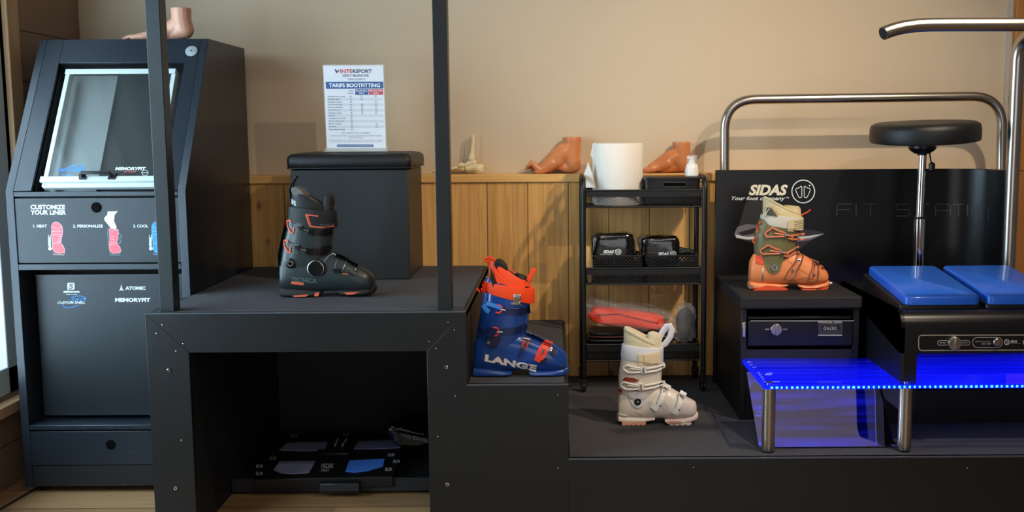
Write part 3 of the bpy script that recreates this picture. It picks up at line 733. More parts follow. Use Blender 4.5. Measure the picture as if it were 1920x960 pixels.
m = MB(); B.strip(m, [(415, 330), (322, 318)], 8, .0015); B.strip(m, [(328, 318), (352, 402), (440, 412), (515, 407)], 9, .0015); B.part(m, 'strap_accent', CO)
m = MB(); B.strip(m, [(340, 322), (362, 398)], 4, .0015); B.part(m, 'strap_accent', CO)
m = MB(); B.text(m, 'TECNICA', 416, 515, 386, 403, .01, 0, 0, .002); B.part(m, 'lettering', GYP, smooth=False, fixn=False)
m = MB(); B.text(m, 'R/15', 228, 258, 205, 240, .03, 0, .6, .012); B.part(m, 'lettering', mat('white_print', '#dfe9ea'), smooth=False, fixn=False)
m = MB(); B.text(m, 'MACH', 575, 615, 738, 750, .02, 0, .1); B.part(m, 'lettering', CO, smooth=False, fixn=False)
for (x, y, s_) in ((178, 362, 1), (152, 502, .95)):
    bk = MB(); B.bar(bk, [(x + 2, y + 5), (x + 28, y), (x + 58 * s_, y + 50), (x + 50, y + 90), (x + 34, y + 88), (x + 2, y + 35)], 6, closed=True); o_ = B.part(bk, 'buckle_lever', CO)
    m = MB(); B.strip(m, [(x + 30, y + 22), (x + 100, y + 50), (x + 125, y + 62)], 26, .007); B.part(m, 'buckle_arm', BP)
    m = MB(); B.bar(m, [(x + 110, y + 60), (x + 170, y + 76)], 5); B.bar(m, [(x + 62, y + 28), (x + 118, y + 38)], 6); B.bar(m, [(x + 80, y + 88), (x + 112, y + 98)], 5); B.part(m, 'buckle_bail', SILV)
    m = MB(); B.strip(m, [(x + 165, y + 78), (x + 255, y + 92), (x + 322, y + 84)], 44, .004)
    for q in range(5): B.strip(m, [(x + 190 + q * 24, y + 58), (x + 188 + q * 24, y + 108)], 7, .007)
    B.part(m, 'ladder_strap', BP)
m = MB(); B.disc(m, 200, 670, [(38, 0), (36, .006), (24, .008), (22, .0075)]); B.part(m, 'pivot', BP); m = MB(); B.disc(m, 200, 670, [(22, .0075), (20, .0095), (12, .0095), (11, .007)]); B.part(m, 'pivot_bolt', SILV)
m = MB(); B.disc(m, 385, 705, [(63, 0), (62, .010), (56, .013), (53, .018), (50, .019), (48, .017)]); DI = B.part(m, 'dial', BP)
m = MB(); B.disc(m, 385, 705, [(58, .011), (59.5, .014), (56, .0145)]); B.part(m, 'dial_ring', SILV, DI)
cb = MB(); B.bar(cb, [(440, 660), (470, 620), (500, 605), (540, 630), (520, 690), (525, 730), (548, 738), (575, 720), (600, 660), (625, 655), (668, 680), (665, 730)], 3); B.part(cb, 'lace_cable', SILV)
m = MB()
for (x, y) in ((540, 722), (648, 735), (462, 560)): B.plate(m, [(x - 34, y - 12), (x + 30, y - 12), (x + 26, y + 14), (x - 22, y + 16)], .007)
B.part(m, 'cable_guide', BP)
m = MB(); B.strip(m, [(520, 612), (600, 640), (680, 690)], 26, .005); B.part(m, 'closure_flap', BP)
m = MB(); B.strip(m, [(100, 690), (110, 600), (135, 500), (166, 385)], 12, .003); B.part(m, 'spine', GC)

# ---- 2 blue boot on the step
Z2 = 3.385
o = P(887, 703, Z2)
B = Boot('ski_boot', 'blue ski boot with orange strap and liner and white lettering, on the low step', (o.x, Z2, ZS + .0008), 90, 905, 1 / (3.69 * FPX / Z2))
BL = mat('royal_blue_shell', '#15408c', .22, var=.12, coat=.5, scale=8); BD_ = mat('navy_plastic', '#14244f', .3, coat=.2); OR = mat('neon_orange', '#ff4a14', .55, var=.05); RD = mat('buckle_red', '#e2392a', .35); LB = mat('light_blue_lever', '#3f86d6', .3); WL = mat('cream_white_letters', '#e8e0d4', .5, var=0)
B.part(B.loftx([(95, 858, 790, .016), (102, 862, 680, .028), (125, 868, 620, .036), (180, 872, 575, .040), (260, 872, 560, .042), (340, 870, 565, .044), (400, 868, 575, .046), (460, 868, 588, .048), (520, 868, 610, .050), (580, 868, 636, .051), (640, 868, 664, .050), (690, 868, 694, .046), (730, 866, 728, .038), (750, 862, 750, .026), (757, 852, 775, .012)]), 'shell', BL)
B.part(B.loftz([(640, 610, 116, 468, .041, -.030), (585, 572, 122, 478, .045, -.020), (530, 530, 134, 478, .046, -.004), (460, 470, 148, 484, .046, 0), (390, 420, 158, 495, .046, 0), (320, 380, 166, 502, .0465, 0), (240, 340, 176, 508, .046, .004), (205, 320, 190, 505, .044, .002)]), 'cuff', BL)
B.part(B.loftz([(306, 395, 176, 526, .049), (300, 390, 172, 529, .050), (240, 300, 174, 530, .050), (232, 288, 178, 527, .049)]), 'power_strap', OR)
m = MB(); B.plate(m, [(122, 284), (165, 252), (180, 225), (195, 240), (188, 315), (150, 308)], .004, .004)
for i, v in enumerate(m.v):
    u = B.uv(176, 0)[0]
    if v.x < u: m.v[i].y = max(min(v.y, -.012), -.03)
B.part(m, 'strap_tab', OR)
B.liner(82, 250, 216, 500, .040, 340, 80, 20, OR, BK)
m = MB(); B.plate(m, [(242, 105), (262, 85), (300, 92), (330, 130), (345, 150), (300, 190), (270, 160)], .002, .002); m = None
def uvP(B, x, y, yy=0): u, v = B.uv(x, y); return Vector((u, yy, v))
def slab(B, pts, y0, y1): return MB().prism([uvP(B, x, y, y0) for x, y in pts], (0, y1 - y0, 0))
B.part(slab(B, [(246, 108), (262, 88), (290, 86), (318, 105), (345, 150), (322, 188), (300, 190), (268, 150)], -.034, .034), 'liner_padding', BK, bevel=.006)
B.part(slab(B, [(325, 180), (345, 150), (420, 215), (470, 262), (450, 290), (400, 262)], -.037, -.030), 'liner_flap', OR, bevel=.002)
B.part(slab(B, [(248, 130), (300, 190), (400, 300), (290, 270), (262, 220)], -.0425, -.034), 'liner_side', OR, bevel=.003)
B.part(slab(B, [(230, 130), (256, 215), (285, 290), (240, 265), (225, 200)], -.043, -.03), 'liner_side', BK, bevel=.003)
B.part(B.loftz([(290, 290, 400, 500, .030), (210, 225, 385, 480, .028), (180, 205, 400, 470, .020)], solid=False), 'tongue', BK)
B.part(slab(B, [(450, 262), (478, 278), (545, 155), (512, 146)], -.014, .014), 'pull_tab', OR, bevel=.002)
B.part(slab(B, [(410, 222), (470, 225), (455, 262), (420, 245)], -.031, -.02), 'tongue_patch', OR, bevel=.002)
m = MB().tube([uvP(B, x, y) for x, y in ((245, 235), (240, 160), (212, 100), (188, 98), (190, 78), (220, 68), (250, 88), (262, 150))], .0045, 8, flat=2.6); B.part(m, 'pull_loop', OR)
m = MB(); B.plate(m, [(388, 310), (440, 318), (432, 388), (382, 382)], .004, .0015); B.part(m, 'strap_buckle', SILV, bevel=.0015); m = MB(); B.strip(m, [(370, 378), (440, 388)], 14, .005, .001); B.part(m, 'strap_buckle', SILV)
m = MB()
vs, fs = text2d('LANGE', .055, 0)
m = MB(); m.add([B.on(178 + a * 358 + b * 8, 790 + a * 80 - b * 52 , .0014) for a, b in vs], fs); B.part(m, 'lettering', WL, smooth=False, fixn=False)
m = MB(); B.text(m, 'RS 130', 478, 540, 806, 822, .02, 0, .26); B.part(m, 'lettering', RD, smooth=False, fixn=False)
m = B.loftx([(90, 900, 848, .022), (98, 905, 838, .032), (160, 905, 842, .037), (300, 905, 858, .037), (360, 893, 866, .036), (366, 885, 868, .036)], n=5, solid=False); B.part(m, 'heel_sole', BL)
m = B.loftx([(490, 880, 862, .038), (500, 900, 860, .040), (620, 903, 860, .041), (720, 903, 850, .034), (758, 892, 842, .022), (766, 880, 850, .012)], n=5, solid=False); B.part(m, 'toe_sole', BL)
# cuff buckles
m = MB(); B.strip(m, [(192, 382), (235, 388), (300, 410)], 26, .009); B.strip(m, [(172, 395), (200, 430), (218, 440)], 34, .006); B.part(m, 'buckle_lever', LB)
m = MB(); B.bar(m, [(262, 390), (290, 390), (306, 405), (302, 432), (285, 448), (262, 440)], 6, .006); B.part(m, 'buckle_hook', RD); m = MB(); B.bar(m, [(298, 420), (332, 426)], 6, .007); B.part(m, 'buckle_bail', SILV)
m = MB(); B.strip(m, [(328, 432), (440, 440), (500, 430)], 50, .004)
for q in range(4): B.strip(m, [(426 + q * 16, 412), (422 + q * 16, 460)], 6, .007)
B.bar(m, [(335, 412), (420, 418)], 4, .006); B.part(m, 'ladder_strap', BD_)
m = MB(); B.strip(m, [(190, 560), (255, 575)], 28, .006); B.strip(m, [(150, 560), (180, 600)], 22, .005); B.part(m, 'buckle_lever', BD_)
m = MB(); B.bar(m, [(242, 548), (270, 550), (280, 570), (270, 600), (250, 606)], 6, .006); B.part(m, 'buckle_hook', RD); m = MB(); B.bar(m, [(268, 578), (308, 578)], 6, .007); B.part(m, 'buckle_bail', SILV)
m = MB(); B.strip(m, [(300, 580), (400, 572), (475, 545)], 46, .004)
for q in range(3): B.strip(m, [(405 + q * 16, 548), (403 + q * 16, 594)], 6, .007)
B.part(m, 'ladder_strap', BD_)
m = MB(); B.plate(m, [(190, 610), (250, 600), (300, 620), (262, 690), (220, 700), (190, 660)], .003); B.disc(m, 208, 655, [(22, 0), (20, .006)]); B.part(m, 'pivot_cover', BD_); m = MB(); B.disc(m, 208, 655, [(8, .006), (7, .008)]); B.part(m, 'pivot_bolt', SILV)
# instep buckles
m = MB(); B.strip(m, [(490, 600), (470, 640), (440, 700), (415, 765)], lambda t: 48 - 36 * t, .006); B.part(m, 'buckle_base', BD_)
m = MB(); B.bar(m, [(452, 640), (440, 690)], 5, .010); B.bar(m, [(486, 645), (470, 695)], 5, .010); B.part(m, 'buckle_hook', RD); m = MB(); B.bar(m, [(450, 628), (500, 640)], 6, .011); B.bar(m, [(468, 640), (452, 690)], 5, .012); B.part(m, 'buckle_bail', SILV)
m = MB(); B.strip(m, [(490, 596), (520, 612), (600, 650)], 28, .006); B.part(m, 'ladder_strap', BD_)
m = MB(); B.strip(m, [(620, 655), (600, 690), (570, 740), (545, 785)], lambda t: 44 + 26 * sin(pi * t), .010); B.part(m, 'buckle_lever', RD)
m = MB(); B.strip(m, [(592, 650), (650, 672)], 30, .014); B.part(m, 'buckle_hook', RD); m = MB(); B.bar(m, [(612, 665), (640, 678)], 9, .017); B.bar(m, [(590, 700), (582, 730)], 7, .016); B.part(m, 'buckle_bail', SILV)
m = MB(); B.strip(m, [(668, 700), (655, 752)], 20, .008); B.plate(m, [(555, 800), (575, 775), (610, 770), (590, 800)], .012); B.part(m, 'buckle_base', BK)

# ---- 3 white boot on the low deck
Z3 = 3.66
o = P(1157, 793, Z3)
B = Boot('ski_boot', 'white ski boot with fluffy cream liner and peach soles, on the lowest deck', (o.x, Z3, ZB + .0008), 160, 888, 1 / (4.364 * FPX / Z3))
WH = mat('ivory_shell', '#ddd3c7', .33, var=.03, coat=.2); WS = mat('cool_white_strap', '#d9dbe2', .6); FL = mat('cream_fleece', '#e4d8b4', .95, var=.12, scale=120, bump=1.0, bscale=300, sheen=.6); BE = mat('beige_patch', '#e3cfab', .6); PE = mat('peach_rubber', '#d99a80', .6); WB = mat('white_buckle', '#ece8e0', .3); RB = mat('rust_plastic', '#8a3a26', .5)
B.part(B.loftx([(165, 840, 730, .014), (172, 845, 640, .026), (195, 850, 600, .033), (240, 852, 575, .037), (300, 852, 560, .039), (380, 850, 556, .040), (440, 845, 552, .042), (500, 842, 550, .045), (560, 840, 566, .047), (620, 840, 592, .048), (680, 840, 628, .048), (740, 838, 664, .045), (790, 830, 690, .036), (815, 815, 705, .024), (825, 795, 735, .010)]), 'shell', WH)
B.part(B.loftz([(600, 575, 178, 500, .039, -.034), (560, 545, 172, 520, .042, -.020), (500, 500, 170, 530, .043, -.004), (430, 440, 178, 535, .0435, 0), (360, 380, 190, 540, .044, 0), (300, 300, 198, 543, .044, 0)]), 'cuff', WH)
B.part(B.loftz([(325, 372, 190, 543, .0462), (320, 368, 188, 546, .047), (215, 244, 198, 546, .047), (208, 238, 204, 540, .0455)]), 'power_strap', WS)
B.liner(74, 222, 214, 520, .041, 260, 90, 46, FL, FL); rim_roll(B, 84, 226, 236, 500, .034, .0095, FL)
B.part(B.loftz([(250, 250, 395, 525, .034), (150, 165, 402, 530, .032), (118, 130, 420, 515, .026), (108, 118, 445, 500, .014)], solid=False), 'tongue', FL)
m = MB().tube([uvP(B, x, y, -.006) for x, y in ((500, 240), (560, 210), (600, 150), (614, 90), (598, 58), (570, 60), (535, 110), (505, 170), (480, 225))], .0045, 8, flat=2.4); B.part(m, 'pull_loop', WS)
m = MB(); B.plate(m, [(325, 280), (508, 262), (508, 362), (328, 370)], .003, .001); B.plate(m, [(372, 285), (500, 276), (500, 352), (378, 358)], .002, .0045); B.part(m, 'strap_patch', BE)
for k, (y, dx) in enumerate(((402, 0), (545, -20))):
    m = MB(); B.bar(m, [(212 + dx, y - 12), (240 + dx, y - 28), (300 + dx, y - 16), (352 + dx, y - 8), (352 + dx, y + 22), (300 + dx, y + 28), (245 + dx, y + 30), (214 + dx, y + 10)], 9, .006, closed=True); B.bar(m, [(262 + dx, y - 4), (350 + dx, y + 2)], 7, .006); B.part(m, 'buckle_lever', WB)
    m = MB(); B.plate(m, [(345 + dx, y - 22), (385 + dx, y - 25), (400 + dx, y + 30), (350 + dx, y + 34)], .009); B.part(m, 'buckle_hook', WB)
    m = MB(); B.bar(m, [(368 + dx, y - 18), (372 + dx, y + 26)], 5, .014); B.part(m, 'buckle_bail', SILV)
    m = MB(); B.bar(m, [(395 + dx, y - 6), (470 + dx, y - 14), (545, y - 26)], 9, .006); B.bar(m, [(395 + dx, y + 26), (480 + dx, y + 16), (535, y)], 9, .006); B.bar(m, [(540, y - 34), (548, y - 20), (536, y + 4)], 10, .004); B.part(m, 'ladder_strap', WB)
for q in ([(200, 500), (225, 474), (300, 480), (335, 500), (300, 512), (215, 512)], [(255, 575), (340, 570), (335, 588), (270, 586)], [(166, 592), (192, 584), (196, 610), (170, 622)]): m = MB(); B.plate(m, q, .003); B.part(m, 'rust_insert', RB)
m = MB(); B.plate(m, [(245, 610), (390, 600), (392, 680), (360, 725), (320, 735), (285, 715), (262, 670)], .003); B.part(m, 'pivot_cover', WS)
m = MB(); B.disc(m, 325, 680, [(30, .002), (28, .008), (20, .009), (18, .007)]); B.part(m, 'pivot', BP); m = MB(); B.disc(m, 325, 680, [(12, .007), (10, .009)]); B.part(m, 'pivot_bolt', SILV)
for pts in (((560, 545), (545, 610), (510, 680), (455, 745)), ((690, 605), (685, 660), (665, 715), (628, 785))):
    m = MB(); B.strip(m, pts, lambda t: 34 + 26 * t, .007); B.part(m, 'buckle_base', WB)
    (a, b), (c_, d_), (e_, f_), _q = pts
    m = MB(); B.bar(m, [(a - 18, b), (c_ - 22, d_), (e_ - 22, f_)], 7, .011); B.bar(m, [(a + 24, b + 14), (c_ + 20, d_ + 8), (e_ + 16, f_ + 10)], 7, .011); B.strip(m, [(a - 12, b - 6), (a + 36, b + 20)], 26, .010); B.part(m, 'buckle_lever', WB)
    m = MB(); B.bar(m, [(c_ - 12, d_ - 20), (c_ + 14, d_ - 14)], 5, .014); B.bar(m, [(e_ - 2, f_ + 20), (e_ + 4, f_ + 34)], 6, .010); B.part(m, 'buckle_bail', SILV)
m = MB()
for q in range(4): B.strip(m, [(410 + q * 9, 690 - q * 6), (440 + q * 9, 740 - q * 6)], 3, .001)
for q in range(4): B.strip(m, [(525 + q * 9, 712 - q * 9), (556 + q * 9, 760 - q * 9)], 3, .001)
B.part(m, 'shell_rib', WS)
m = MB(); B.strip(m, [(162, 792), (195, 802), (240, 804)], 10, .004, .0); B.strip(m, [(318, 770), (350, 778), (375, 808)], 4, .001); B.part(m, 'shell_rib', WB)
def treads(B, st, k, gx0, gx1, n, depth=7, hw=.036):
    m = MB()
    return m
B.part(B.loftx([(160, 855, 812, .020), (170, 862, 800, .030), (230, 865, 812, .035), (380, 862, 822, .035), (470, 846, 818, .034)], n=5, solid=False), 'heel_sole', WH)
def lugs(B, x0, x1, n, yt, yb, hw, mt, name='tread_lug'):
    w = (x1 - x0) / n; m = MB(); u0, zt_ = B.uv(x0, yt); u1, _ = B.uv(x1, yt); _, zb_ = B.uv(x0, yb); _, zm = B.uv(x0, yb - 7)
    m.box(u0, u1, -hw, hw, zm, zt_)
    for i in range(n): a = B.uv(x0 + w * i, 0)[0]; m.box(a, a + w * .78 * B.k, -hw, hw, zb_, zm)
    B.part(m, name, mt, bevel=.001)
lugs(B, 196, 395, 5, 856, 888, .034, PE); 
B.part(B.loftx([(555, 862, 838, .036), (575, 872, 834, .039), (680, 872, 830, .040), (780, 862, 812, .034), (825, 850, 792, .022), (838, 830, 800, .012)], n=5, solid=False), 'toe_sole', mat('pale_pink_rubber', '#e9d3ca', .6))
lugs(B, 590, 775, 4, 866, 888, .036, mat('pale_pink_rubber', '#e9d3ca', .6)); m = MB(); m.prism([uvP(B, x, y, -.0415) for x, y in ((565, 858), (600, 850), (690, 850), (690, 862), (600, 866), (575, 872))], (0, .01, 0)); B.part(m, 'sole_accent', PE, smooth=False)

# ---- 4 orange and olive boot on the fitting station
Z4 = 3.865
ZU = P(1500, 545, Z4).z
o = P(1403, 545, Z4)
B = Boot('ski_boot', 'orange ski boot with olive cuff and cream liner, on the fitting station shelf', (o.x, Z4, ZU + .0008), 180, 905, 1 / (4.173 * FPX / Z4))
OS = mat('salmon_shell', '#e58a56', .42, var=.05); OL = mat('olive_cuff', '#6e6a45', .42, var=.06); GS = mat('light_grey_strap', '#c9c5b8', .7); CR = mat('cream_knit', '#d8c79c', .9, var=.12, scale=150, bump=.8, bscale=250); CB2 = mat('coral_buckle', '#cf7a58', .38); RO = mat('red_orange_rubber', '#e0512c', .5); BZ = mat('bronze_frame', '#8a5a3c', .4); DG = mat('dark_grey_green', '#4c5146', .6)
B.part(B.loftx([(184, 820, 730, .015), (190, 830, 660, .026), (215, 840, 615, .034), (260, 845, 590, .038), (330, 845, 580, .041), (400, 845, 575, .043), (470, 848, 575, .044), (540, 850, 588, .046), (600, 852, 614, .049), (660, 855, 648, .049), (720, 852, 690, .046), (765, 842, 724, .038), (795, 830, 750, .026), (806, 815, 775, .012)]), 'shell', OS)
B.part(B.loftz([(640, 600, 232, 520, .040, -.030), (590, 575, 222, 540, .043, -.016), (530, 535, 216, 548, .044, 0), (460, 480, 222, 560, .044, 0), (400, 430, 236, 580, .044, 0), (330, 380, 262, 592, .044, 0)]), 'cuff', OL)
B.part(B.loftz([(372, 430, 262, 598, .0462), (366, 424, 260, 602, .047), (305, 330, 268, 602, .047), (298, 322, 272, 598, .046)]), 'power_strap', GS)
B.liner(164, 302, 284, 588, .041, 350, 70, 30, CR, CR, dip=-.004); rim_roll(B, 168, 304, 298, 574, .037, .0055, CR, dip=-.004)
B.part(B.loftz([(330, 330, 430, 580, .034), (255, 262, 438, 580, .032), (228, 238, 455, 566, .022)], solid=False), 'tongue', CR)
m = MB(); B.plate(m, [(285, 240), (330, 240), (380, 310), (300, 300)], .002, .002); B.part(m, 'liner_panel', DG)
m = MB().tube([uvP(B, x, y, -.008) for x, y in ((570, 315), (600, 298), (630, 285), (655, 262))], .0028, 8); B.part(m, 'cord', RO)
m = MB(); m.tube([uvP(B, x, y, -.043) for x, y in ((268, 330), (290, 250), (300, 232), (322, 240), (300, 270), (272, 318))], .0018, 6); B.part(m, 'wire_loop', GS)
m = MB(); B.plate(m, [(462, 345), (512, 335), (510, 430), (458, 425)], .004, .001); 
for q in range(5): B.strip(m, [(512, 345 + q * 18), (596, 338 + q * 18)], 12, .005)
B.part(m, 'strap_patch', mat('cream_strap_patch', '#cdbf96', .6))
def cuffbuckle(B, x, y, xe, ye):
    m = MB(); B.bar(m, [(x, y), (x + 55, y - 42), (x + 100, y - 18), (x + 150, y - 2), (x + 150, y + 24), (x + 80, y + 26), (x + 12, y + 30)], 8, .006, closed=True); B.bar(m, [(x + 68, y), (x + 150, y + 12)], 7, .006); B.part(m, 'buckle_lever', CB2)
    m = MB(); B.disc(m, x + 155, y + 8, [(15, .004), (13, .012)]); B.bar(m, [(x + 152, y + 28), (x + 158, y + 44)], 7, .008); B.part(m, 'buckle_hook', SILV)
    m = MB(); B.bar(m, [(x + 165, y + 16), (x + 200, y + 22), (xe, ye - 22)], 8, .006); B.bar(m, [(x + 175, y + 40), (x + 215, y + 52), (xe, ye + 22)], 8, .006); B.bar(m, [(x + 205, y + 22), (x + 210, y + 50)], 9, .006); B.part(m, 'ladder_strap', CB2)
    m = MB(); B.disc(m, xe - 42, ye, [(12, .003), (10, .009)]); B.part(m, 'buckle_catch', SILV)
cuffbuckle(B, 288, 440, 596, 470); cuffbuckle(B, 256, 575, 556, 570)
m = MB(); B.plate(m, [(275, 640), (320, 620), (435, 615), (430, 660), (405, 735), (370, 762), (330, 750), (300, 715)], .004); B.part(m, 'cuff_lobe', OL)
m = MB(); B.disc(m, 362, 708, [(29, .004), (27, .010), (20, .010), (18, .008)]); B.part(m, 'pivot', SILV)
m = MB(); B.text(m, '3', 355, 368, 698, 718, .03, 0, 0, .018); B.part(m, 'lettering', BP, smooth=False, fixn=False)
for pts in (((575, 615), (550, 670), (510, 730), (470, 795)), ((690, 665), (690, 710), (675, 760), (655, 810))):
    (a, b), (c_, d_), (e_, f_), (g_, h_) = pts
    m = MB(); B.bar(m, [(a - 20, b - 10), (c_ - 28, d_), (e_ - 40, f_ + 10), (g_ - 26, h_), (g_ + 10, h_ + 16), (g_ + 46, h_ - 6), (e_ + 32, f_), (c_ + 24, d_), (a + 20, b + 6)], 6, .005, closed=True); B.part(m, 'buckle_frame', BZ)
    m = MB(); B.strip(m, [(a, b), (c_, d_), (e_, f_)], 24, .009); B.part(m, 'buckle_lever', CB2)
    m = MB(); B.bar(m, [(c_ - 12, d_ - 22), (c_ + 16, d_ - 16)], 6, .014); B.disc(m, e_ + 2, f_ + 5, [(10, .006), (8, .012)]); B.part(m, 'buckle_bail', SILV)
m = MB(); B.strip(m, [(440, 838), (520, 812), (600, 782), (680, 800)], 5, .002); B.strip(m, [(450, 640), (560, 720), (640, 770)], 4, .0015); B.strip(m, [(640, 650), (740, 700), (800, 770)], 4, .0015); B.part(m, 'shell_rib', OS)
m = MB(); B.plate(m, [(225, 625), (262, 612), (285, 640), (282, 688), (248, 672), (222, 655)], .003); B.part(m, 'heel_insert', RO)
m = MB(); 
for q in range(4): B.bar(m, [(222, 640 + q * 12), (250, 648 + q * 12), (282, 646 + q * 12)], 3)
B.part(m, 'heel_cord', RO)
m = MB(); B.bar(m, [(250, 345), (244, 380), (222, 440)], 6, .003); B.bar(m, [(215, 470), (196, 505), (212, 525)], 6, .003); B.part(m, 'walk_lever', RO)
m = MB(); B.plate(m, [(272, 715), (284, 712), (282, 820), (268, 822)], .0008); B.part(m, 'foil_label', mat('foil_sticker', '#d8d0b8', .2, .8, var=.3, scale=60))
B.part(B.loftx([(180, 878, 832, .022), (188, 888, 826, .030), (240, 880, 832, .036), (330, 868, 840, .036), (440, 866, 846, .035), (480, 858, 848, .034)], n=5, solid=False), 'heel_sole', OS)
m = MB().prism([uvP(B, x, y, -.036) for x, y in ((200, 896), (240, 872), (310, 852), (380, 858), (450, 870), (480, 884), (440, 897))], (0, .072, 0)); B.part(m, 'heel_rubber', RO, smooth=False)
lugs(B, 208, 440, 6, 893, 905, .035, RO)
B.part(B.loftx([(560, 862, 850, .038), (600, 878, 852, .040), (700, 880, 850, .040), (770, 872, 838, .034), (812, 862, 828, .022), (820, 850, 832, .012)], n=5, solid=False), 'toe_sole', OS)
lugs(B, 590, 700, 3, 880, 905, .038, RO); m = MB().prism([uvP(B, x, y, -.030) for x, y in ((695, 872), (800, 868), (790, 888), (700, 896))], (0, .06, 0)); B.part(m, 'toe_rubber', RO, smooth=False)
m = MB(); c = uvP(B, 822, 848, 0); m.tube([c + Vector((-.006, -.026, 0)), c + Vector((-.006, .026, 0))], .004, 10); m.tube([c, c + Vector((.009, 0, 0))], .003, 8); m.tube([uvP(B, 192, 860, -.031), uvP(B, 192, 860, -.036)], .006, 12); B.part(m, 'pin_fitting', SILV)
# ------------------------------------------------------------------ black storage box seat on the podium
zc = P(660, 318, 3.99); a = P(548, 420, 3.99); b = P(767, 420, 3.99)
BX = thing('storage_box_seat', 'black square box seat with padded leather lid at the back of the podium', 'box seat', ((a.x + b.x) / 2, 3.99, ZP))
zl = P(660, 318, 3.99).z; ybk = 4.39
MB().box(a.x, b.x, 3.99, ybk, ZP + .001, zl).build('body', mat('black_box_panel', '#24282a', .45, var=.05), BX, bevel=.003)
zt2 = P(660, 288, 3.975).z
M_lea = mat('black_leatherette', '#16181a', .4, var=.1, scale=40, bump=.25, bscale=400)
m = MB(); cx_ = (a.x + b.x) / 2; hw = (b.x - a.x) / 2 + .012; R = []
for (e, z) in ((-.012, zl + .001), (0, zl + .008), (.002, zl + .03), (0, zt2 - .012), (-.012, zt2 - .002), (-.04, zt2 + .003), (-.18, zt2 + .006)):
    hy = (ybk - 3.99) / 2 + .01 + e; pts = rrect(-hw - e, hw + e, -hy, hy, max(.012, .02 + e * .3), 4)
    R.append([Vector((cx_ + x, (3.99 + ybk) / 2 + y, z)) for x, y in pts])
m.rings(R); m.build('padded_lid', M_lea, BX, ang=60)
m = MB(); pts = rrect(-hw - .001, hw + .001, -(ybk - 3.99) / 2 - .011, (ybk - 3.99) / 2 + .011, .02, 4)
m.tube([Vector((cx_ + x, (3.99 + ybk) / 2 + y, zl + .006)) for x, y in pts], .003, 6, closed=True); m.build('piping', M_lea, BX)

# ------------------------------------------------------------------ price sign in a clear stand
YS = 4.06
tl, tr, bl, br = P(606, 123, YS), P(718.5, 122.5, YS), P(613.5, 284.5, YS), P(724, 283, YS)
zs0 = zt2 + .006
SG = thing('price_sign', 'upright white bootfitting price sheet in a clear stand on the box seat', 'sign', ((bl.x + br.x) / 2, YS, zs0))
M_pap = mat('white_paper', '#e3e7ee', .35, var=.01, coat=.3)
MB().prism([tl, tr, br, bl], (0, .0012, 0)).build('paper', M_pap, SG, smooth=False)
M_acr = mat('clear_acrylic', '#ffffff', .03, var=0, alpha=.12, spec=1, coat=1)
ex = Vector((.004, 0, 0)); ez = Vector((0, 0, .004))
m = MB().prism([tl - ex + ez, tr + ex + ez, br + ex - ez, bl - ex - ez], (0, .003, 0)); m.v = [v + Vector((0, .0014, 0)) for v in m.v]; m.build('acrylic_sheet', M_acr, SG)
m = MB().box(bl.x - .008, br.x + .01, YS - .03, YS + .05, zs0, zs0 + .004); m.box(bl.x - .006, br.x + .008, YS - .006, YS + .006, zs0 + .004, zs0 + .014); m.build('stand_foot', mat('acrylic_edge', '#cfd0c8', .1, var=0, alpha=.45, coat=1), SG)
sp = planeY(YS); SB = mat('sign_blue', '#3c5f94', .5, var=0); SR = mat('sign_red', '#c8505c', .5, var=0); SK = mat('sign_dark', '#3f4c5e', .5, var=0); SGy = mat('sign_grey', '#8a939e', .5, var=0); SW = mat('sign_white', '#f2f4f8', .5, var=0)
def tq(x, y): # keep marks inside the slightly leaning sheet: x shift grows downwards
    return x + (y - 123) * .0375, y
class SD(Decal):
    def pt(s, x, y): return super().pt(*tq(x, y))
d = SD(sp, .0004); d.poly([(610.5 - 1.1, 153.5), (717.5, 153), (717.5, 166), (609.5, 166.5)]); d.put('title_band', SB, SG)
d = SD(sp, .0004); d.poly([(664.2, 167.5), (689, 167.4), (689, 177.6), (664.2, 177.8)]); d.put('column_head', SB, SG)
d = SD(sp, .0004); ry = rrect(628 - 2, 697 - 2, 271, 275.5, 2.2, 3); d.poly([(x + 0, y) for x, y in ry]); d.put('footer_band', SB, SG)
d = SD(sp, .0004); d.poly([(690, 167.4), (716.5, 167.3), (716.5, 177.5), (690, 177.6)]); d.put('column_head', SR, SG)
d = SD(sp, .0004); d.text('INTE', 637.5, 660, 130, 137.2, .03); d.put('logo_lettering', SR, SG)
d = SD(sp, .0004); d.text('RSPORT', 660.8, 696.5, 130, 137.2, .03); d.poly([(627, 130.5), (629, 129.5), (632, 133.5), (636, 129.5), (636, 132.5), (631, 137.5), (629.5, 136)]); d.put('logo_lettering', SK, SG)
d = SD(sp, .0004); d.text('DENT-BLANCHE', 642, 690.5, 139, 144, .01)
d.text('Tarif', 652, 660, 169, 172, .01); d.text('unitaire', 650, 662, 173.5, 176, .01); d.text('TERRE D\'EXPERTS', 651, 684, 147, 150.5, -.005); d.put('shop_lettering', SK, SG)
d = SD(sp, .0004)
rows = ['Analyse de vos pieds', 'Semelle Flash', 'Semelle Custom', 'Thermoformage', 'Point de pression', 'Souple Expert', 'Chausson moule', 'Canting', 'Changement boucle', 'Coque deformee', 'Moulage', 'Bootfitting', 'Pose rehausse talon']
w_ = [33, 22, 26, 26, 27, 23, 24, 12, 32, 28, 24, 14, 30]; pr = ['50.-', '95.-', '180.-', '50.-', '50.-', '90.-', '120.-', '25.-', '20.-', '30.-', '250.-', '120.-', '40.-']
for i, t in enumerate(rows):
    y = 179.5 + i * 5.15; d.text(t, 612.5, 612.5 + w_[i], y, y + 2.6, .015); d.text(pr[i], 653.5, 653.5 + 5, y, y + 2.4, .015)
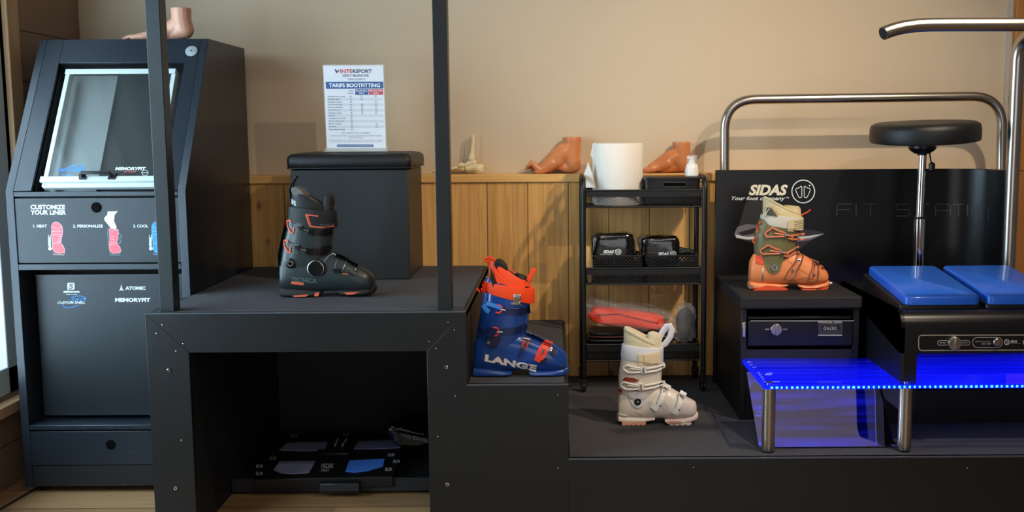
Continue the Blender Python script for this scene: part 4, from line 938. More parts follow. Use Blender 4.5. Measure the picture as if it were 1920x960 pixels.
d.text('Nos experts vous conseillent', 636, 690, 248, 250.8, .01); d.text('Tous les prix sont en francs suisses et comprennent la main d oeuvre du bootfitter', 615, 711, 253.6, 256, .0); d.text('selon le tarif en vigueur', 650, 676, 257, 259.3, 0)
d.text('Garantie confort sur toutes les chaussures achetees au magasin', 611, 713, 261.8, 264, 0); d.text('et remise sur les semelles pour tout achat', 616, 710, 265, 267.3, 0); d.put('dark_print', SK, SG)
d = SD(sp, .0002)
for i in (1, 3, 5, 7, 9, 11): y = 178.3 + i * 5.15; d.poly([(611, y), (716, y), (716, y + 5.1), (611, y + 5.1)])
d.put('row_tint', mat('row_grey', '#cfd5dd', .5, var=0), SG)
for c, rws in ((676, (0, 1, 3, 4, 5, 6)), (702, (0, 2, 3, 4, 5, 6, 10, 11))):
    d = SD(sp, .0006)
    for i in rws: y = 180.8 + i * 5.15; d.line([(c - 1.2, y - 1.2), (c + 1.2, y - 1.2), (c + 1.2, y + 1.4), (c - 1.2, y + 1.4)], .7, True)
    d.put('tick_box_column', mat('tick_green_grey', '#5f7069', .5, var=0), SG)
d = SD(sp, .0006); d.text('TARIFS BOOTFITTING', 615.5, 711, 156.3, 163.6, .028); d.text('Bootfit Pass', 666, 687, 169, 171.8, .03); d.text('CHF 5', 671, 681, 173.4, 176, .03); d.text('Signature Pass', 691, 715.5, 169, 171.8, .03); d.text('CHF 7', 698, 708, 173.4, 176, .03); d.text('www.intersport-dentblanche.ch', 629, 692, 272.2, 274.4, .01); d.put('white_print', SW, SG)

# ------------------------------------------------------------------ foot models
M_skin = mat('matte_skin_plastic', '#cf8352', .33, var=.06, scale=12)
M_skin2 = mat('pale_skin_plastic', '#d09a80', .38, var=.06, scale=12)
def foot(label, pts, toes, org, sc, mt, flip=False, group='plastic foot models'):
    """pts: chains of (x, y, z, radius) in millimetres; x to the right, toes to the left"""
    m = MB()
    for ch in pts:
        for a, b in zip(ch[:-1], ch[1:]): capsule(m, (a[0] * sc, a[1] * sc, a[2] * sc), (b[0] * sc, b[1] * sc, b[2] * sc), a[3] * sc, b[3] * sc)
    for ch in toes:
        for a, b in zip(ch[:-1], ch[1:]): capsule(m, (a[0] * sc, a[1] * sc, a[2] * sc), (b[0] * sc, b[1] * sc, b[2] * sc), a[3] * sc, b[3] * sc, 10)
    m.v = [v + Vector(org) for v in m.v]
    o = remeshed(m, 'foot_model', mt, None, .0026, 16, org=org); tag(o, label, 'foot model', group); return o
# flat ankle cut: a slab on top of the ankle
YF_ = 4.452; zf = ZL
def flatcut(o, z):
    me = o.data; oz = o.location.z
    for v in me.vertices:
        if v.co.z + oz > z: v.co.z = z - oz
# arched foot (toes dig down)
s_ = 1 / (FPX / YF_) / 6.0 * 1000  # mm per crop pixel
def cp(x, y, r, yy=0): return ((x - 1757) * s_, yy, (585 - y) * s_, r * s_)
o1 = P(780 + 1757 / 6, 230 + 585 / 6, YF_)
A1 = [[cp(1757, 200, 110), cp(1755, 260, 102), cp(1750, 400, 98), cp(1770, 490, 90)], [cp(1730, 310, 95), cp(1665, 350, 108), cp(1575, 425, 106), cp(1490, 490, 88), cp(1415, 535, 58)],
      [cp(1775, 510, 72), cp(1690, 520, 55), cp(1600, 480, 60)], [cp(1530, 470, 72, 18), cp(1420, 545, 48, 22), cp(1370, 560, 34, 24)], [cp(1530, 470, 72, -18), cp(1430, 540, 52, -22), cp(1370, 555, 40, -26)], [cp(1600, 440, 80, -10), cp(1480, 510, 62, 0)]]
T1 = [[cp(1390, 545, 34, -30), cp(1335, 490, 32, -32), cp(1300, 455, 24, -32), cp(1275, 490, 22, -32)], [cp(1390, 530, 28, -14), cp(1330, 470, 24, -14), cp(1270, 500, 20, -14), cp(1252, 530, 18, -14)],
      [cp(1390, 530, 28, 2), cp(1320, 480, 22, 2), cp(1258, 505, 20, 2), cp(1240, 535, 17, 2)], [cp(1390, 535, 28, 16), cp(1330, 500, 20, 16), cp(1262, 530, 18, 16)], [cp(1400, 545, 26, 30), cp(1340, 530, 20, 31), cp(1300, 550, 17, 31)]]
f1 = foot('high-arched orange foot model with curled toes, on the wooden ledge left of the trolley', A1, T1, (o1.x, YF_, ZL + .001), .001, M_skin); flatcut(f1, P(1073, 257, YF_).z)
# flat foot behind the trolley
def cq(x, y, r, yy=0): return ((x - 1265) * .0 + (x - 1265) / .4380, yy, (326.5 - y) / .4380, r / .4380)
o2 = P(1265, 326.5, YF_)
A2 = [[cq(1277, 272, 17), cq(1277, 290, 16.5), cq(1276, 308, 17)], [cq(1270, 295, 16), cq(1255, 302, 16), cq(1238, 311, 13), cq(1222, 317, 8.5)], [cq(1280, 310, 15), cq(1260, 316, 10), cq(1240, 318, 8)],
      [cq(1250, 308, 12, 14), cq(1232, 316, 8, 20), cq(1222, 319, 6, 24)], [cq(1250, 308, 12, -14), cq(1232, 316, 8, -18), cq(1220, 318, 7.5, -24)]]
T2 = [[cq(1224, 319, 6.5, -26), cq(1213, 320.5, 5.6, -28), cq(1209, 321, 5, -28)]] + [[cq(1226, 319.5, 5.5, y), cq(1215 + i, 321.5, 4, y), cq(1210 + i * 1.2, 322, 3.6, y)] for i, y in ((0, -11), (1.5, 3), (3.5, 16), (6, 28))]
f2 = foot('flat orange foot model on the wooden ledge behind the pump bottle', A2, T2, (o2.x, YF_, ZL + .001), .001, M_skin); flatcut(f2, P(1277, 266, YF_).z)
# foot on top of the heating cabinet
Y3 = 4.02; k3 = FPX / Y3 / 1000
def cr(x, y, r, yy=0): return ((x - 340) / k3, yy, (75 - y) / k3, r / k3)
o3 = P(340, 75, Y3)
A3 = [[cr(342, 20, 18.5), cr(342, 38, 17.5), cr(345, 54, 18)], [cr(338, 45, 17), cr(320, 57, 15), cr(296, 65, 11), cr(278, 69, 8)], [cr(347, 56, 17), cr(330, 62, 13), cr(300, 68, 9)],
      [cr(315, 60, 12, 14), cr(285, 68, 8, 24), cr(268, 70, 6, 26)], [cr(315, 60, 12, -12), cr(285, 67, 9, -22), cr(272, 69, 7.5, -26)]]
T3 = [[cr(275, 69, 7.5, -28), cr(262, 70, 6, -30), cr(256, 70.5, 5.4, -30)]] + [[cr(272 + i * 4, 69.5, 5.5, y), cr(252 + i * 3 - 4, 68, 4, y), cr(238 + i * 3 + dx, 71, 3.6, y)] for i, y, dx in ((0, -12, 2), (0, 3, -4), (0, 16, -7), (0, 28, -10))]
f3 = foot('pale foot model standing on top of the black heating cabinet', A3, T3, (o3.x, Y3, zt + .001), .001, M_skin2); flatcut(f3, P(342, 15.5, Y3).z)

# ------------------------------------------------------------------ foot skeleton on the ledge
M_bone = mat('ivory_bone', '#ddd0a6', .5, var=.1, scale=60)
YK = 4.452; ks = FPX / YK / 1000 * 6
def ck(x, y, r, yy=0): return Vector(((x - 650) / ks * .001, yy * .001, (582 - y) / ks * .001)), r / ks * .001
ok_ = P(780 + 650 / 6, 230 + 582 / 6, YK)
SK_ = local(thing('foot_skeleton', 'cream foot skeleton model with leg bones on the wooden ledge', 'skeleton model', (ok_.x, YK, ZL + .001)))
def bone(name, chains, vox=.0016):
    m = MB()
    for ch in chains:
        q = [ck(*c) for c in ch]
        for a, b in zip(q[:-1], q[1:]): capsule(m, a[0], b[0], a[1] * 1.22, b[1] * 1.22, 10, k=4)
    return remeshed(m, name, M_bone, SK_, vox, 1)
bone('shin_bone', [[(650, 158, 16), (646, 250, 17), (636, 340, 22), (622, 410, 34), (628, 430, 30)], [(636, 380, 28, 8), (622, 430, 26, 8)]])
bone('fibula', [[(612, 160, 8, 14), (606, 260, 8, 15), (598, 360, 13, 16), (590, 430, 18, 17)]])
bone('ankle_bone', [[(650, 455, 28), (600, 470, 32), (560, 490, 26)]])
bone('heel_bone', [[(725, 510, 34), (700, 520, 42), (640, 510, 32), (580, 520, 30)], [(730, 540, 26), (690, 555, 24)]])
for i, (x, y) in enumerate(((520, 480), (505, 505), (530, 520), (480, 500))): bone('tarsal_bone', [[(x, y, 24, -14 + i * 9), (x - 26, y + 8, 22, -14 + i * 9)]])
for i in range(5):
    yy = -26 + i * 13; x0_ = 460 + i * 4; xe = 300 + i * 14; ze = 545 + i * 2
    bone('metatarsal_bone', [[(x0_, 508 + i * 8, 15, yy * .6), ((x0_ + xe) / 2, 528 + i * 5, 8, yy * .85), (xe, ze, 13, yy)]])
    L_ = (120, 100, 90, 80, 66)[i]
    bone('toe_bone', [[(xe - 20, ze, 9, yy), (xe - 20 - L_ * .45, ze - 8, 6, yy), (xe - 20 - L_ * .55, ze, 8, yy), (xe - 20 - L_ * .8, ze + 4, 6, yy), (xe - 20 - L_, ze + 16, 7, yy)]], .0012)
m = MB()
for c in ((648, 158), (628, 338), (618, 408)):
    p, _ = ck(c[0], c[1], 5, 0); m.lathe([(.0016, -.0065), (.0014, -.0085)], p, 8, 'Y')
m.build('pin_hole', mat('brass_pin', '#5a4a2a', .4, .6), SK_)

# ------------------------------------------------------------------ trolley
YT0, YT1 = 4.12, 4.36
M_tr = mat('black_trolley_steel', '#0f1011', .38, var=.05)
tx0 = P(1094, 520, YT0).x; tx1 = P(1320, 520, YT0).x
TR = thing('utility_trolley', 'black three-tier mesh utility trolley on castors against the pine wainscot', 'trolley', ((tx0 + tx1) / 2, 4.24, ZB))
ztop = P(1094, 334, YT0).z; zlo = ZB + .062
for xx in (tx0, tx1):
    pts = fillet([(xx, YT0, zlo), (xx, YT0, ztop), (xx, YT1, ztop), (xx, YT1, zlo)], .06, 8)
    MB().tube(pts, .0105, 12).build('side_frame', M_tr, TR)
def zy(y): return P(1200, y, YT0 + .01).z
bx0, bx1, by0, by1 = tx0 + .012, tx1 - .012, YT0 + .012, YT1 - .012
def lattice(m, o, ux, uz, W_, H_, cell, th, r=.0009):
    """diagonal wire mesh in the rectangle o + a*ux + b*uz"""
    o = Vector(o); ux = Vector(ux); uz = Vector(uz); nrm = ux.cross(uz).normalized()
    for sgn in (1, -1):
        k = -H_
        while k < W_ + H_:
            # line a = k + b*sgn
            pts = []
            for b in (0.0, H_):
                a = (k + b) if sgn > 0 else (k + H_ - b); pts.append((a, b))
            (a0, b0), (a1, b1) = pts
            if max(a0, a1) > 0 and min(a0, a1) < W_:
                def clip(a, b, a2, b2):
                    if a < 0: t = (0 - a) / (a2 - a); return 0.0, b + (b2 - b) * t
                    if a > W_: t = (W_ - a) / (a2 - a); return W_, b + (b2 - b) * t
                    return a, b
                p = clip(a0, b0, a1, b1); q = clip(a1, b1, a0, b0)
                A_ = o + ux * p[0] + uz * p[1]; B_ = o + ux * q[0] + uz * q[1]
                if (B_ - A_).length > 1e-4:
                    t = (B_ - A_).normalized(); s2 = t.cross(nrm) * th / 2; n2 = nrm * r
                    m.prism([A_ + s2 - n2, B_ + s2 - n2, B_ - s2 - n2, A_ - s2 - n2], n2 * 2)
            k += cell
def basket(name, x0, x1, y0, y1, z0, z1, zband, parent, cell=.011, th=.0014, floor=True, mt=None):
    mt = mt or M_tr
    m = MB(); e = .0015
    for (a, b, c, d_) in ((x0, x1, y0, y0 + e), (x0, x1, y1 - e, y1), (x0, x0 + e, y0, y1), (x1 - e, x1, y0, y1)): m.box(a, b, c, d_, zband, z1)
    ob = m.build(name, mt, parent)
    m = MB(); m.tube([(x0, y0, z1), (x1, y0, z1), (x1, y1, z1), (x0, y1, z1)], .0035, 8, closed=True); m.build('rim', mt, ob)
    m = MB(); m.tube([(x0, y0, z0), (x1, y0, z0), (x1, y1, z0), (x0, y1, z0)], .003, 8, closed=True); m.build('rim', mt, ob)
    m = MB()
    lattice(m, (x0, y0, z0), (1, 0, 0), (0, 0, 1), x1 - x0, zband - z0, cell, th)
    lattice(m, (x0, y0, z0), (0, 1, 0), (0, 0, 1), y1 - y0, zband - z0, cell, th); lattice(m, (x1, y0, z0), (0, 1, 0), (0, 0, 1), y1 - y0, zband - z0, cell, th)
    lattice(m, (x0, y1, z0), (1, 0, 0), (0, 0, 1), x1 - x0, zband - z0, cell, th)
    if floor: lattice(m, (x0, y0, z0), (1, 0, 0), (0, 1, 0), x1 - x0, y1 - y0, cell * 1.5, th)
    m.build('wire_mesh', mt, ob, smooth=False)
    return ob
tiers = [(388, 369, 357), (533, 515, 503), (676, 659, 646)]
TZ = []
for (yb, ym, yt) in tiers: basket('basket', bx0, bx1, by0, by1, zy(yb), zy(yt), zy(ym), TR); TZ.append((zy(yb), zy(yt)))
for xx in (tx0, tx1):
    for yy in (YT0 + .0, YT1):
        xi = xx + (.0 if xx == tx0 else -.0)
        c = Vector((xi, yy + (.004 if yy == YT0 else -.004), ZB))
        ca = MB().lathe([(.008, .045), (.008, .066)], c, 10); ca.box(c.x - .014, c.x - .011, c.y - .012, c.y + .014, ZB + .018, ZB + .048); ca.box(c.x + .011, c.x + .014, c.y - .012, c.y + .014, ZB + .018, ZB + .048); ca.box(c.x - .014, c.x + .014, c.y - .012, c.y + .014, ZB + .044, ZB + .05)
        co = ca.build('castor', M_tr, TR, bevel=.001)
        for dx in (-.009, .001): MB().lathe([(.014, dx), (.0225, dx + .0015), (.0225, dx + .0065), (.014, dx + .008)], (c.x, c.y, ZB + .0235), 20, 'X').build('wheel', M_plast, co)
# top tier: paper roll
k_ = 4.235
pc = P(1158, 300, k_); pr_ = (P(1205, 320, k_).x - P(1111, 320, k_).x) / 2; z0_ = TZ[0][0] + .004; z1_ = P(1158, 269, k_ - .1).z
M_paper = mat('soft_white_paper', '#e9e4da', .9, var=.02, bump=.1, bscale=150)
m = MB().lathe([(pr_ - .004, z0_), (pr_, z0_ + .006), (pr_, z1_ - .004), (pr_ - .004, z1_), (.03, z1_ + .0005), (.029, z1_ - .02)], (pc.x, k_, 0), 48)
PR = thing('paper_roll', 'large white paper roll standing in the top tier of the trolley', 'paper roll', (pc.x, k_, z0_))
m.build('roll', M_paper, PR, ang=50)
fl = [(1117, 352), (1096, 352), (1094, 330), (1103, 303), (1108, 318), (1114, 338)]
q = [P(x, y, k_ - .075 + (1117 - x) * .0012) for x, y in fl]
m = MB().prism(q, (0, .0012, 0)); m.build('loose_end', M_paper, PR, smooth=False)
q = [P(x, y, k_ - .03) for x, y in ((1117, 268), (1112, 269), (1107, 290), (1112, 300))]; MB().prism(q, (0, .001, 0)).build('loose_end', M_paper, PR, smooth=False)
# black organiser box and pump bottle
a = P(1210.5, 350, 4.15); b = P(1311, 350, 4.15); zq0 = TZ[0][0] + .004; zq1 = P(1260, 332, 4.15).z
OB = thing('organiser_box', 'black plastic organiser box with a slot handle in the top tier of the trolley', 'box', ((a.x + b.x) / 2, 4.23, zq0))
m = MB(); R = []
for (e, z) in ((-.012, zq0), (0, zq0 + .01), (.003, zq1 - .012), (.006, zq1 - .01), (.006, zq1 - .002), (0.003, zq1)):
    R.append([Vector((x, y, z)) for x, y in rrect(a.x - e, b.x + e, 4.145 - e, 4.325 + e, .012, 3)])
m.rings(R); m.build('body', M_plast, OB)
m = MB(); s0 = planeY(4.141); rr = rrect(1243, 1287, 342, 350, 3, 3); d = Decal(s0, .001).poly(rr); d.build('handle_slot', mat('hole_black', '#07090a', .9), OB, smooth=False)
d = Decal(s0, .0022); d.line(rr, 1.2, True); d.put('slot_rim', mat('slot_rim_grey', '#3a3c3e', .4), OB)
c = P(1297, 333, 4.2); c.z = zq1 + .001
BT = thing('pump_bottle', 'small white pump bottle with clear cap on the black organiser box', 'bottle', c)
kb = 4.2 / FPX
m = MB().lathe([(11.5 * kb, 0), (12.6 * kb, .003), (12.6 * kb, 12 * kb), (11.6 * kb, 17 * kb), (10.6 * kb, 21 * kb), (8 * kb, 23.5 * kb)], c, 28); m.build('bottle_body', mat('white_bottle', '#eceae4', .3, var=0), BT)
m = MB().lathe([(6 * kb, 23.5 * kb), (6 * kb, 28 * kb), (3 * kb, 28.5 * kb), (3 * kb, 33 * kb), (5 * kb, 33.5 * kb), (5 * kb, 36 * kb)], c, 18); m.box(c.x - 9 * kb, c.x, c.y - .003, c.y + .003, c.z + 33.5 * kb, c.z + 36 * kb); m.build('pump_head', mat('white_bottle', '#eceae4'), BT)
m = MB().lathe([(10 * kb, 22.5 * kb), (10 * kb, 38 * kb), (8.5 * kb, 39.5 * kb), (.0005, 39.7 * kb)], c, 28, c0=False); m.build('clear_cap', mat('clear_cap', '#ffffff', .03, var=0, alpha=.22, coat=1, spec=1), BT)
# middle tier: two lattice bins with product bags
M_clr2 = M_clear
for i, (xa_, xb_, lab) in enumerate(((1112, 1203, 'black lattice bin under the left foil bag in the middle tier of the trolley'), (1214, 1309, 'black lattice bin under the right foil bag in the middle tier of the trolley'))):
    a = P(xa_, 490, 4.15); b = P(xb_, 490, 4.15); z0_ = TZ[1][0] + .004; z1_ = P(1150, 480, 4.15).z
    LBn = thing('lattice_bin', lab, 'storage bin', ((a.x + b.x) / 2, 4.22, z0_), 'lattice bins on the trolley')
    basket('bin_wall', a.x, b.x, 4.145, 4.30, z0_, z1_, z1_ - .006, LBn, .016, .004, False, M_plast)
    MB().box(a.x + .002, b.x - .002, 4.147, 4.298, z0_, z0_ + .003).build('bin_floor', M_plast, LBn)
def foil_bag(label, x0, x1, yt, yb, Y, seed, tx, ty, flap):
    a = P(x0, yb, Y); b = P(x1, yt, Y); c = Vector(((a.x + b.x) / 2, Y + .035, (a.z + b.z) / 2)); sx = (b.x - a.x) / 2; sz = (b.z - a.z) / 2
    BG = thing('foil_bag', label, 'bag', (c.x, c.y, a.z), 'shiny black bags in the lattice bins')
    pm = pillow(c, sx, .045, sz, seed, .07, 2.2, 36, 26, .35); pm.build('bag', mat('glossy_black_film', '#060607', .12, var=.2, bump=.7, bscale=35, coat=1), BG, ang=70)
    for f_ in flap:
        q = [P(x, y, Y + .02) for x, y in f_]; MB().prism(q, (0, .004, 0)).build('seal_fold', mat('glossy_black_film', '#060607'), BG, bevel=.0015)
    sf = planeM(pm.bvh(), planeY(Y - .01)); d = Decal(sf, .0015)
    d.text('SIDAS', tx, tx + 20, ty, ty + 6, .05, .25); d.text('YOUR FOOT COMPANY', tx - 6, tx + 18, ty + 7.2, ty + 8.4, .01, .2); d.put('lettering', M_wprint, BG)
    d = Decal(sf, .0015); d.ell(tx + 28, ty + 3, 5.6, 5, 1.1, n=24); d.ell(tx + 26.4, ty + 3, 1.3, 2.6, .8, n=12); d.ell(tx + 29.6, ty + 3, 1.3, 2.6, .8, n=12); d.put('logo_print', M_wprint, BG)
foil_bag('glossy black foil bag standing in the left lattice bin of the trolley', 1109, 1190, 437, 497, 4.16, 1.3, 1131, 469, [[(1176, 440), (1190, 450), (1194, 478), (1180, 480)]])
foil_bag('crumpled black foil bag standing in the right lattice bin of the trolley', 1203, 1275, 443, 497, 4.165, 7.9, 1234, 473, [[(1194, 447), (1207, 438), (1204, 466), (1200, 478)], [(1262, 441), (1272, 462), (1300, 468), (1305, 476), (1270, 480)]])
# cork coloured insole leaning at the left of the middle tier
m = MB(); pts = []
for (x, y) in ((1096, 503), (1095, 470), (1097, 463), (1102, 461), (1107, 466), (1111, 485), (1113, 505), (1108, 530), (1103, 530)): pts.append(P(x, y, 4.17))
o = m.prism(pts, (.004, .006, 0)).build('insole', mat('cork_insole', '#c9a062', .7, var=.1), None, bevel=.002); tag(o, 'single cork-coloured insole leaning at the left end of the middle trolley tier', 'insole')
# lower tier: orange pouch in clear film, black folders and a clear bag of insoles
z0_ = TZ[2][0] + .004
rr = random.Random(5)
for i, (x0_, x1_, y0_, y1_, col, lab) in enumerate(((1102, 1262, 637, 644, '#17181a', 'flat black pouch, lowest of the pile in the bottom trolley tier'), (1104, 1258, 630.5, 636.5, '#3a1c1c', 'flat dark red pouch between two black ones in the bottom trolley tier'), (1106, 1255, 624, 630, '#1d1b1f', 'flat black pouch lying right under the orange pouch in the bottom trolley tier'))):
    a = P(x0_, y1_, 4.15); b = P(x1_, y0_, 4.15); c = Vector(((a.x + b.x) / 2, 4.23, (a.z + b.z) / 2))
    m = pillow(c, (b.x - a.x) / 2, .07, (b.z - a.z) / 2 * 1.05, i * 3.3, .05, 2.5, 28, 14, .3); o = m.build('pouch', mat('pouch_%d' % i, col, .3, var=.2, bump=.4, bscale=50), None, org=c, ang=70); tag(o, lab, 'pouch', 'flat pouches in the bottom trolley tier')
MB_ = MB().box(P(1100, 650, 4.15).x, P(1265, 650, 4.15).x, 4.15, 4.31, z0_, P(1180, 647, 4.15).z); o = MB_.build('folder_stack', mat('dark_card', '#141516', .5), None, bevel=.003); tag(o, 'dark cardboard box at the bottom of the lowest trolley tier', 'box')
a = P(1108, 619, 4.15); b = P(1248, 586, 4.15); c = Vector(((a.x + b.x) / 2, 4.22, (a.z + b.z) / 2))
OP = thing('orange_pouch', 'bright orange-red pouch in clear film lying on the bottom trolley tier', 'pouch', (c.x, c.y, a.z))
m = pillow(c, (b.x - a.x) / 2, .065, (b.z - a.z) / 2, 4.4, .12, 1.6, 36, 20, .5)
for i, v in enumerate(m.v): m.v[i] = Vector((v.x, v.y, v.z - (v.x - c.x) * .12))
m.build('fabric', mat('orange_red_fabric', '#ee3d14', .6, var=.18, scale=18, bump=.3, bscale=60), OP, ang=70)
m = MB().tube([P(x, y, 4.155) for x, y in ((1112, 600), (1120, 590), (1160, 588), (1200, 598), (1235, 606))], .0025, 8); m.build('piping', mat('deep_red_cord', '#b3242a', .5), OP)
m = pillow(Vector((c.x + .01, c.y, c.z + .012)), (b.x - a.x) / 2 * 1.12, .075, (b.z - a.z) / 2 * 1.5, 9.1, .2, 2.6, 40, 22, .5)
for i, v in enumerate(m.v): m.v[i] = Vector((v.x, v.y, v.z - (v.x - c.x) * .16))
m.build('clear_film', M_clear, OP, ang=40)
a = P(1266, 645, 4.16); b = P(1307, 575, 4.16); c = Vector(((a.x + b.x) / 2, 4.22, (a.z + b.z) / 2))
IB = thing('insole_bag', 'clear bag with black insoles standing at the right of the bottom trolley tier', 'bag', (c.x, c.y, a.z))
for dx, dy in ((-.003, -.012), (.006, .012)):
    pts = []
    for k in range(24):
        t = 2 * pi * k / 24; w = .034 * (1 + .18 * sin(t)); pts.append(Vector((c.x + dx + w * cos(t), c.y + dy, a.z + .072 + .066 * sin(t))))
    MB().prism(pts, (0, .005, 0)).build('insole', mat('black_insole', '#19191b', .6), IB, bevel=.002)
pillow(c, (b.x - a.x) / 2 * 1.05, .028, (b.z - a.z) / 2, 2.2, .22, 2.4, 32, 22, .6).build('clear_film', M_clear, IB, ang=40)
p0 = P(1309, 395, 4.33); p1 = P(1270, 560, 4.25)
# ------------------------------------------------------------------ fitting station
M_fs = mat('station_black', '#111113', .42, var=.06, scale=6, bump=.05, bscale=300)
M_fsm = mat('station_matte', '#1a1a1d', .75, var=.15, scale=120)
M_fsg = mat('station_satin', '#0f0f12', .3, var=.05)
UA = .66; UZ = 3.672; ZT_ = P(1500, 556.5, UZ).z; ux0 = P(1389, 570, UZ).x; ux1 = 1.10
FS = thing('station_backrest', 'curved black backrest panel of the fitting station with printed logo, framed by a steel rail', 'backrest panel', (ux0, 4.26, ZB))
YBK = 4.26
# curved backrest: straight then bending towards the viewer
zbt = P(1500, 318, YBK).z; xL = P(1341, 420, YBK).x; xB = P(1768, 420, YBK).x; rB = .17
path = [(xL, YBK), (xB, YBK)] + [(xB + rB * sin(radians(t)), YBK - rB + rB * cos(radians(t))) for t in range(8, 91, 8)]
path.append((xB + rB, YBK - rB - .06))
def sheet(path, z0, z1, th):
    m = MB(); n = len(path); R = []
    for i, (x, y) in enumerate(path):
        t = Vector((path[min(i + 1, n - 1)][0] - path[max(i - 1, 0)][0], path[min(i + 1, n - 1)][1] - path[max(i - 1, 0)][1])).normalized(); nx, ny = -t.y * th, t.x * th
        R.append([Vector((x, y, z0)), Vector((x, y, z1)), Vector((x + nx, y + ny, z1)), Vector((x + nx, y + ny, z0))])
    return m.rings(R)
bkm = sheet(path, ZB + .001, zbt, .018); BK_ = bkm.build('backrest_panel', M_fsg, FS, bevel=.0015)
srf = planeM(bkm.bvh(), planeY(YBK))
M_cr = mat('cream_print', '#ece6cf', .5, var=0)
d = Decal(srf, .001); d.text('SIDAS', 1404, 1477, 346, 366.5, .045, .28); d.put('logo_lettering', M_cr, BK_)
d = Decal(srf, .001); d.text('Your foot company', 1371.5, 1472, 368, 377.5, .02, .28); d.text('TM', 1473, 1479, 369.5, 372, .01); d.put('logo_lettering', M_wprint, BK_)
d = Decal(srf, .001); d.ell(1506, 359, 21.3, 21.3, 1.9, n=48)
for sg in (-1, 1):
    q = [(2.2, -10), (4.5, -10.5), (6, -7.5), (8, -8.5), (9.5, -6), (12, -6.5), (14, -4), (12.5, 0), (8, 10), (5, 11.5), (2.4, 10), (2.2, 0)]
    d.line([(1505.5 + sg * a, 359.5 + b) for a, b in q], 1.3, True)
d.disc(1518, 348, 1.6, 1.6, 10); d.put('logo_emblem', M_wprint, BK_)
M_fit = mat('faint_grey_print', '#55555c', .5, var=0)
d = Decal(srf, .0012)
def seg(*pl):
    for l in pl: d.line(l, 1.3)
seg([(1569, 405), (1569, 386), (1572, 382.5), (1597, 382.5)], [(1569, 393), (1594, 393)], [(1605, 382), (1605, 405)], [(1618, 382.5), (1646, 382.5)], [(1632, 383), (1632, 405)])
seg([(1706, 382.5), (1684, 382.5), (1680, 386), (1680, 390), (1683, 393), (1703, 393), (1706, 396), (1706, 401), (1702, 405), (1679, 405)], [(1716, 382.5), (1744, 382.5)], [(1730, 383), (1730, 405)])
seg([(1754, 405), (1754, 386), (1757, 382.5), (1779, 383), (1782, 386), (1782, 405)], [(1754, 395), (1782, 395)], [(1787, 383), (1806, 383)], [(1797, 384), (1798, 406)], [(1814, 384), (1815, 407)])
seg([(1822, 389), (1825, 386.5), (1834, 387), (1836, 390), (1837, 407), (1834, 410), (1825, 409), (1823, 406), (1822, 389)], [(1842, 411), (1841, 390), (1844, 388.5), (1850, 389.5), (1853, 392), (1853, 413)])
d.put('lettering', M_fit, BK_)
# silver light swoosh printed on the panel, in front of which the orange boot stands
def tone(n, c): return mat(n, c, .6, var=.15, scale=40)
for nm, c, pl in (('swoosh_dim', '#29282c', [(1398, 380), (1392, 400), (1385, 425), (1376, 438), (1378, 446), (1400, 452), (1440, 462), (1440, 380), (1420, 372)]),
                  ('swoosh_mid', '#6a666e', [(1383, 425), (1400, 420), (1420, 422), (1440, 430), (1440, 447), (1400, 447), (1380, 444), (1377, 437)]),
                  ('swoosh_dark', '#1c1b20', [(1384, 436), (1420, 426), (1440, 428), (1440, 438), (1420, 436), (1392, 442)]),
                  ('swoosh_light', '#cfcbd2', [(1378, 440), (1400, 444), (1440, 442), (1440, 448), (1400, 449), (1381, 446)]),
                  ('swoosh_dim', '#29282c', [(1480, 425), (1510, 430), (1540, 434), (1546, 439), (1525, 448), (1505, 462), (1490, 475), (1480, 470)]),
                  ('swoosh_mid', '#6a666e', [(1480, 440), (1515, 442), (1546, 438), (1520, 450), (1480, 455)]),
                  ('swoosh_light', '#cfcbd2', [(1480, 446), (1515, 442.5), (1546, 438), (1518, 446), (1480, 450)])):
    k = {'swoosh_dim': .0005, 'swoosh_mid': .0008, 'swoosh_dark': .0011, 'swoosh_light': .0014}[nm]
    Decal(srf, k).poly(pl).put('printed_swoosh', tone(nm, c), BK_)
# handrail behind the panel
yr = 4.295; rr_ = .0195
pts = fillet([P(1359, 460, yr), P(1358.5, 187, yr), P(1880, 180, yr), P(1877, 330, yr - .02)], .13, 12)
pts[0].z = .75
MB().tube(pts, rr_, 20).build('rear_handrail', M_steel, FS)
GR = thing('side_grab_rail', 'upright steel grab rail curving over to the right beside the wooden post', 'grab rail', (P(1899, 300, 3.95).x, 3.95, ZB))
# right hand grab rail rising in front of the panel end, bending out to the right
yq = 3.95; rq = .0255
zt_q = P(1900, 68, yq).z; xq = P(1899, 300, yq).x
pts = fillet([(xq - .0, yq, ZT_), (xq, yq, zt_q), (xq + .1, yq - .5, zt_q + .02), (xq + .12, yq - .8, zt_q)], .1, 12)
MB().tube(pts, rq, 20).build('rail_tube', M_steel, GR)
c = P(1888, 319.5, 4.05); m = MB().box(c.x - .055, c.x + .055, 4.03, 4.11, c.z - .003, c.z); m.build('bracket', M_fs, FS)
# front bar
yb_ = 3.05
p0 = P(1658, 66, yb_ - .1); p1 = P(1690, 50, yb_ - .02); p2 = P(1760, 47, yb_); p3 = P(2200, 46, yb_)
c = [P(x, y, yb_ - dy * .3) for x, y, dy in ((1656, 63, .06), (1664, 59.5, .045), (1677, 55, .03), (1694, 51, .017), (1716, 48, .007), (1742, 46.6, .001), (1775, 46.2, 0))] + [p3]
FB = thing('front_grab_bar', 'horizontal steel grab bar with open bent end, crossing the upper right corner', 'grab bar', tuple(c[0]))
MB().tube(c, .0192, 20).build('bar_tube', M_steel, FB)
MB().tube([c[0] + (c[1] - c[0]).normalized() * -.0006, c[0] + (c[1] - c[0]).normalized() * .01], .0165, 16).build('bar_opening', M_int, FB)

